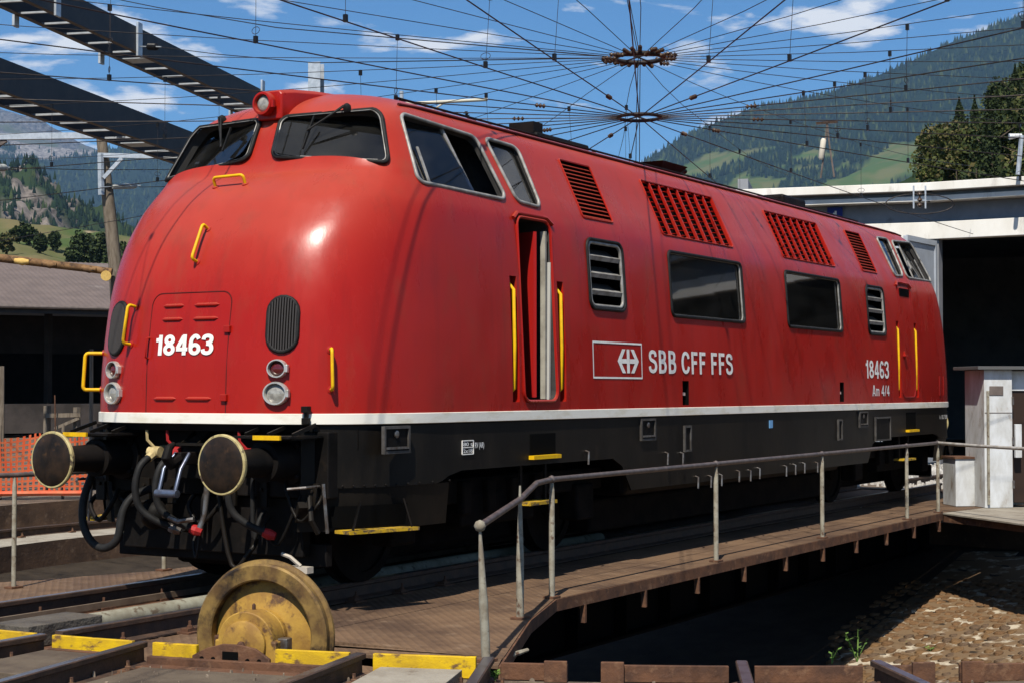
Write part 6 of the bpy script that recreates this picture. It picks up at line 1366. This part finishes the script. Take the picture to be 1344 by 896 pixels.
mountain('rocky_slope', [(-420, 120), (-200, 170), (-60, 205), (0, 222), (25, 228), (45, 232), (62, 244), (78, 268), (90, 282), (112, 292), (140, 300), (170, 312), (260, 340), (420, 400)], 900, 1700, -12, 150, 60, 41, coverC, MC, 26, 1.0, 14000, 9, 'mixed green wood on the rocky near slope', crag=52)
MM = slope_mat('meadow_cover', (.05, .075, .025), (.058, .088, .028), (.14, .12, .058), (.30, .24, .15), .045, .3)
def coverM(px, t, p): return (0.0, 1.0 if fbm(p.x/14, p.y/14, 6) > .33 else 0.0)
_, surfM = mountain('meadow_slope', [(-420, 250), (-150, 275), (0, 292), (60, 296), (140, 305), (220, 318), (360, 360), (520, 420)], 105, 420, -.5, 110, 50, 55, coverM, MM, 5, 1.1)
_, surfH = mountain('wooded_hill', [(1085, 262), (1130, 250), (1185, 236), (1215, 218), (1240, 198), (1270, 172), (1300, 158), (1344, 122), (1500, 60), (1800, 0)], 62, 190, -.3, 70, 30, 61, lambda px, t, p: (1.0, 0), MC, 4, 1.0)

LEAFM = {}
def leafmat(nm, c): return mat('leaf_'+nm, c, tuple(k*.55 for k in c), .35, .75, c3=tuple(min(1, k*1.5) for k in c), s3=.6, lo3=.56, hi3=.7, spec=.2)
LG = [leafmat('olive', (.072, .086, .020)), leafmat('dark', (.020, .034, .012)), leafmat('mid', (.040, .058, .016)), leafmat('dry', (.14, .12, .045))]
BARK = mat('bark', (.09, .07, .05), (.05, .04, .03), 5, .95)
def tree(P, H, rad, n, mats, lab, grp, seed, conifer=False, leaf=.5, shape=.62):
    rg = np.random.default_rng(seed); o = thing('conifer_tree' if conifer else 'leafy_tree', lab, 'tree', P, grp)
    b = MB(); P = Vector(P); b.tube([P-Vector((0, 0, .5)), P+Vector((0, 0, H*.4)), P+Vector((.1, .1, H*.92))], [H*.022, H*.016, H*.004], 7)
    for k in range(5):
        a = rg.uniform(0, 6.28); h = H*rg.uniform(.3, .7); q = P+Vector((0, 0, h)); b.tube([q, q+Vector((math.cos(a)*rad*.6, math.sin(a)*rad*.6, H*.1))], [H*.008, H*.002], 5)
    b.build('trunk', BARK, o)
    if conifer:
        h = rg.random(n)**.8; a = rg.uniform(0, 6.283, n); tier = (np.sin(h*38)*.5+.5)*.35+.65; r = rad*(1-h)*tier*np.sqrt(rg.random(n)); c = np.stack([r*np.cos(a), r*np.sin(a), H*(.08+.92*h)-r*.35], -1); sz = leaf*(1-h*.6)
    else:
        K = 34; cc = rg.normal(size=(K, 3)); cc /= np.linalg.norm(cc, axis=1)[:, None]; cc *= (rg.random(K)**.4)[:, None]*.78; cr_ = rg.uniform(.13, .36, K)
        kk = rg.integers(0, K, n); d = rg.normal(size=(n, 3)); d /= np.linalg.norm(d, axis=1)[:, None]; d *= (rg.random(n)**.45)[:, None]
        c = (cc[kk]+d*cr_[kk][:, None]); c[:, 2] = c[:, 2]*.5; c *= np.array([rad, rad, H*shape*1.25]); c[:, 2] += H*(1-shape*.62); sz = np.full(n, leaf)
    u = rg.normal(size=(n, 3)); u /= np.linalg.norm(u, axis=1)[:, None]; w_ = rg.normal(size=(n, 3)); v = np.cross(u, w_); v /= np.linalg.norm(v, axis=1)[:, None]
    s = (sz*rg.uniform(.5, 1.2, n))[:, None]; c = c+np.array(P)
    V = np.stack([c-u*s*.5, c+v*s*.32, c+u*s*.5, c-v*s*.32], 1).reshape(-1, 3); F = np.arange(4*n).reshape(-1, 4)
    b = MB(); b.v = [tuple(x) for x in V]; b.f = [tuple(x) for x in F]; b.mi = [int(x) for x in rg.choice(len(mats), n)]; b.build('crown', mats, o, fix=False); return o
def on_hill(surf, px, D0, D1, D): return surf(px, (D-D0)/(D1-D0))
def wood_top(px): return float(np.interp(px, [1180, 1190, 1215, 1240, 1265, 1300, 1344, 1400, 1500], [226, 205, 168, 150, 122, 114, 74, 50, 20]))
RT = [(1196, 198, 118, 1, 'small'), (1214, 176, 112, 0, 'round olive'), (1240, 152, 120, 0, 'broad olive'), (1222, 214, 96, 0, 'low'), (1262, 122, 140, 1, 'tall'), (1288, 150, 108, 0, 'full olive'), (1312, 112, 126, 1, 'dense'), (1336, 82, 138, 1, 'dark tall'), (1352, 120, 104, 2, 'edge'), (1256, 205, 92, 2, 'bushy'), (1300, 205, 88, 1, 'shaded'), (1338, 200, 86, 2, 'roadside'), (1395, 110, 120, 0, 'outer'), (1180, 226, 100, 3, 'dry')]
ADJ = ['small conifer at the lower end of the wood above the shed roof', 'round olive green tree above the shed roof beside the small conifer', 'broad olive green tree behind the low bush line over the shed', 'low olive bushy tree just above the roof edge', 'tall conifer rising behind the broad olive tree', 'full olive tree in the middle of the wood over the shed', 'dense conifer beside the dark tallest conifer', 'dark tallest conifer topping the wood above the lamp pole', 'mid green tree behind the slanted lamp pole', 'bushy mid green tree close above the shed roof', 'shaded dark conifer close to the roof edge under the full olive tree', 'mid green tree at the foot of the lamp pole', 'olive tree beyond the lamp pole on the hill', 'dry yellowish bush at the roof end of the wood']
for i, (px, py, D, kind, _) in enumerate(RT):
    px = max(px, 1186+4.2/D*FPX*(.5 if kind == 1 else 1)); py = max(py, wood_top(px))
    G = on_hill(surfH, px, 62, 190, D); T = at_d(px, py, D); H = max(4.0, T.z-G.z); con = kind == 1
    tree(G, H, min(4.6, H*(.20 if con else .42)+1.0), 6500, [LG[1], LG[2]] if con else ([LG[0], LG[2], LG[0], LG[3]] if kind == 0 else ([LG[3], LG[0]] if kind == 3 else [LG[2], LG[0], LG[1]])), ADJ[i], 'trees on the hill behind the shed', 100+i, con, leaf=.36)
rgR = random.Random(6)
for i in range(22):
    px = rgR.uniform(1192, 1400); D = rgR.uniform(78, 186); G = on_hill(surfH, px, 62, 190, D); con = rgR.random() < .35; H = rgR.uniform(6.5, 10.5)*(1.15 if con else 1)
    px = max(px, 1188+H*.46/D*FPX); G = on_hill(surfH, px, 62, 190, D); H = min(H, at_d(px, wood_top(px)+rgR.uniform(0, 14), D).z-G.z)
    if H < 3: continue
    tree(G, H, H*(.24 if con else .46), 2600, [LG[1], LG[2]] if con else rgR.choice(([LG[2], LG[0]], [LG[0], LG[3], LG[2]], [LG[1], LG[2]])), 'conifer standing among the crowded trees of the wooded hill' if con else 'leafy tree standing among the crowded trees of the wooded hill', 'crowded trees of the wooded hill', 400+i, con, leaf=.42, shape=.74)
LT = [(24, 300, 330, 1), (38, 295, 330, 1), (52, 304, 320, 1), (70, 300, 330, 1), (104, 303, 300, 2), (122, 300, 300, 1), (138, 302, 290, 2), (96, 318, 280, 2), (112, 352, 210, 2), (130, 356, 205, 2), (8, 320, 300, 3), (155, 310, 290, 2), (172, 318, 280, 1)]
rgL = random.Random(2)
LADJ = ['dark round tree at the end of the meadow row', 'tallest dark tree in the meadow row', 'dark tree in the middle of the meadow row', 'dark tree closing the meadow row', 'green tree in the grove behind the wooden pole', 'tall dark tree in the grove behind the wooden pole', 'green tree of the grove next to the locomotive nose', 'low green tree before the grove', 'low bush tree above the warehouse roof', 'low bush tree beside the white roadside sign', 'greyish dry tree on the meadow', 'grove tree partly hidden by the locomotive nose', 'dark grove tree behind the locomotive nose']
for i, (px, py, D, kind) in enumerate(LT):
    G = on_hill(surfM, px, 105, 420, D); T = at_d(px, py, D); H = max(4.5, T.z-G.z)
    if H > 14: H = 12
    tree(G, H, H*rgL.uniform(.34, .5), 1500, [LG[1], LG[2]] if kind != 3 else [LG[2], LG[3]], LADJ[i], 'trees on the left meadow', 200+i, False, leaf=.75, shape=.79)
# air
ZT = max(max(v.co.z for v in o.data.vertices) for o in bpy.data.objects if o.type == 'MESH' and (o.name.startswith('mountain') or o.name.startswith('forest')))+15; ZB = -61.0
hz = MB(); hz.box((0, 0, (ZT+ZB)/2), (26000, 26000, ZT-ZB)); ho = hz.build('haze', None, None); ho.data.materials.clear()
hmtl = bpy.data.materials.new('haze_air'); hmtl.use_nodes = True; t = hmtl.node_tree; t.nodes.clear(); o_ = t.nodes.new('ShaderNodeOutputMaterial'); pv = t.nodes.new('ShaderNodeVolumePrincipled')
pv.inputs['Color'].default_value = (.34, .60, 1.0, 1); pv.inputs['Density'].default_value = 4.0e-5; pv.inputs['Anisotropy'].default_value = 0.1; t.links.new(pv.outputs[0], o_.inputs['Volume'])
ho.data.materials.append(hmtl); setp(ho, 'thin blue summer haze filling the valley air', 'haze', kind='stuff'); ho.display_type = 'WIRE'
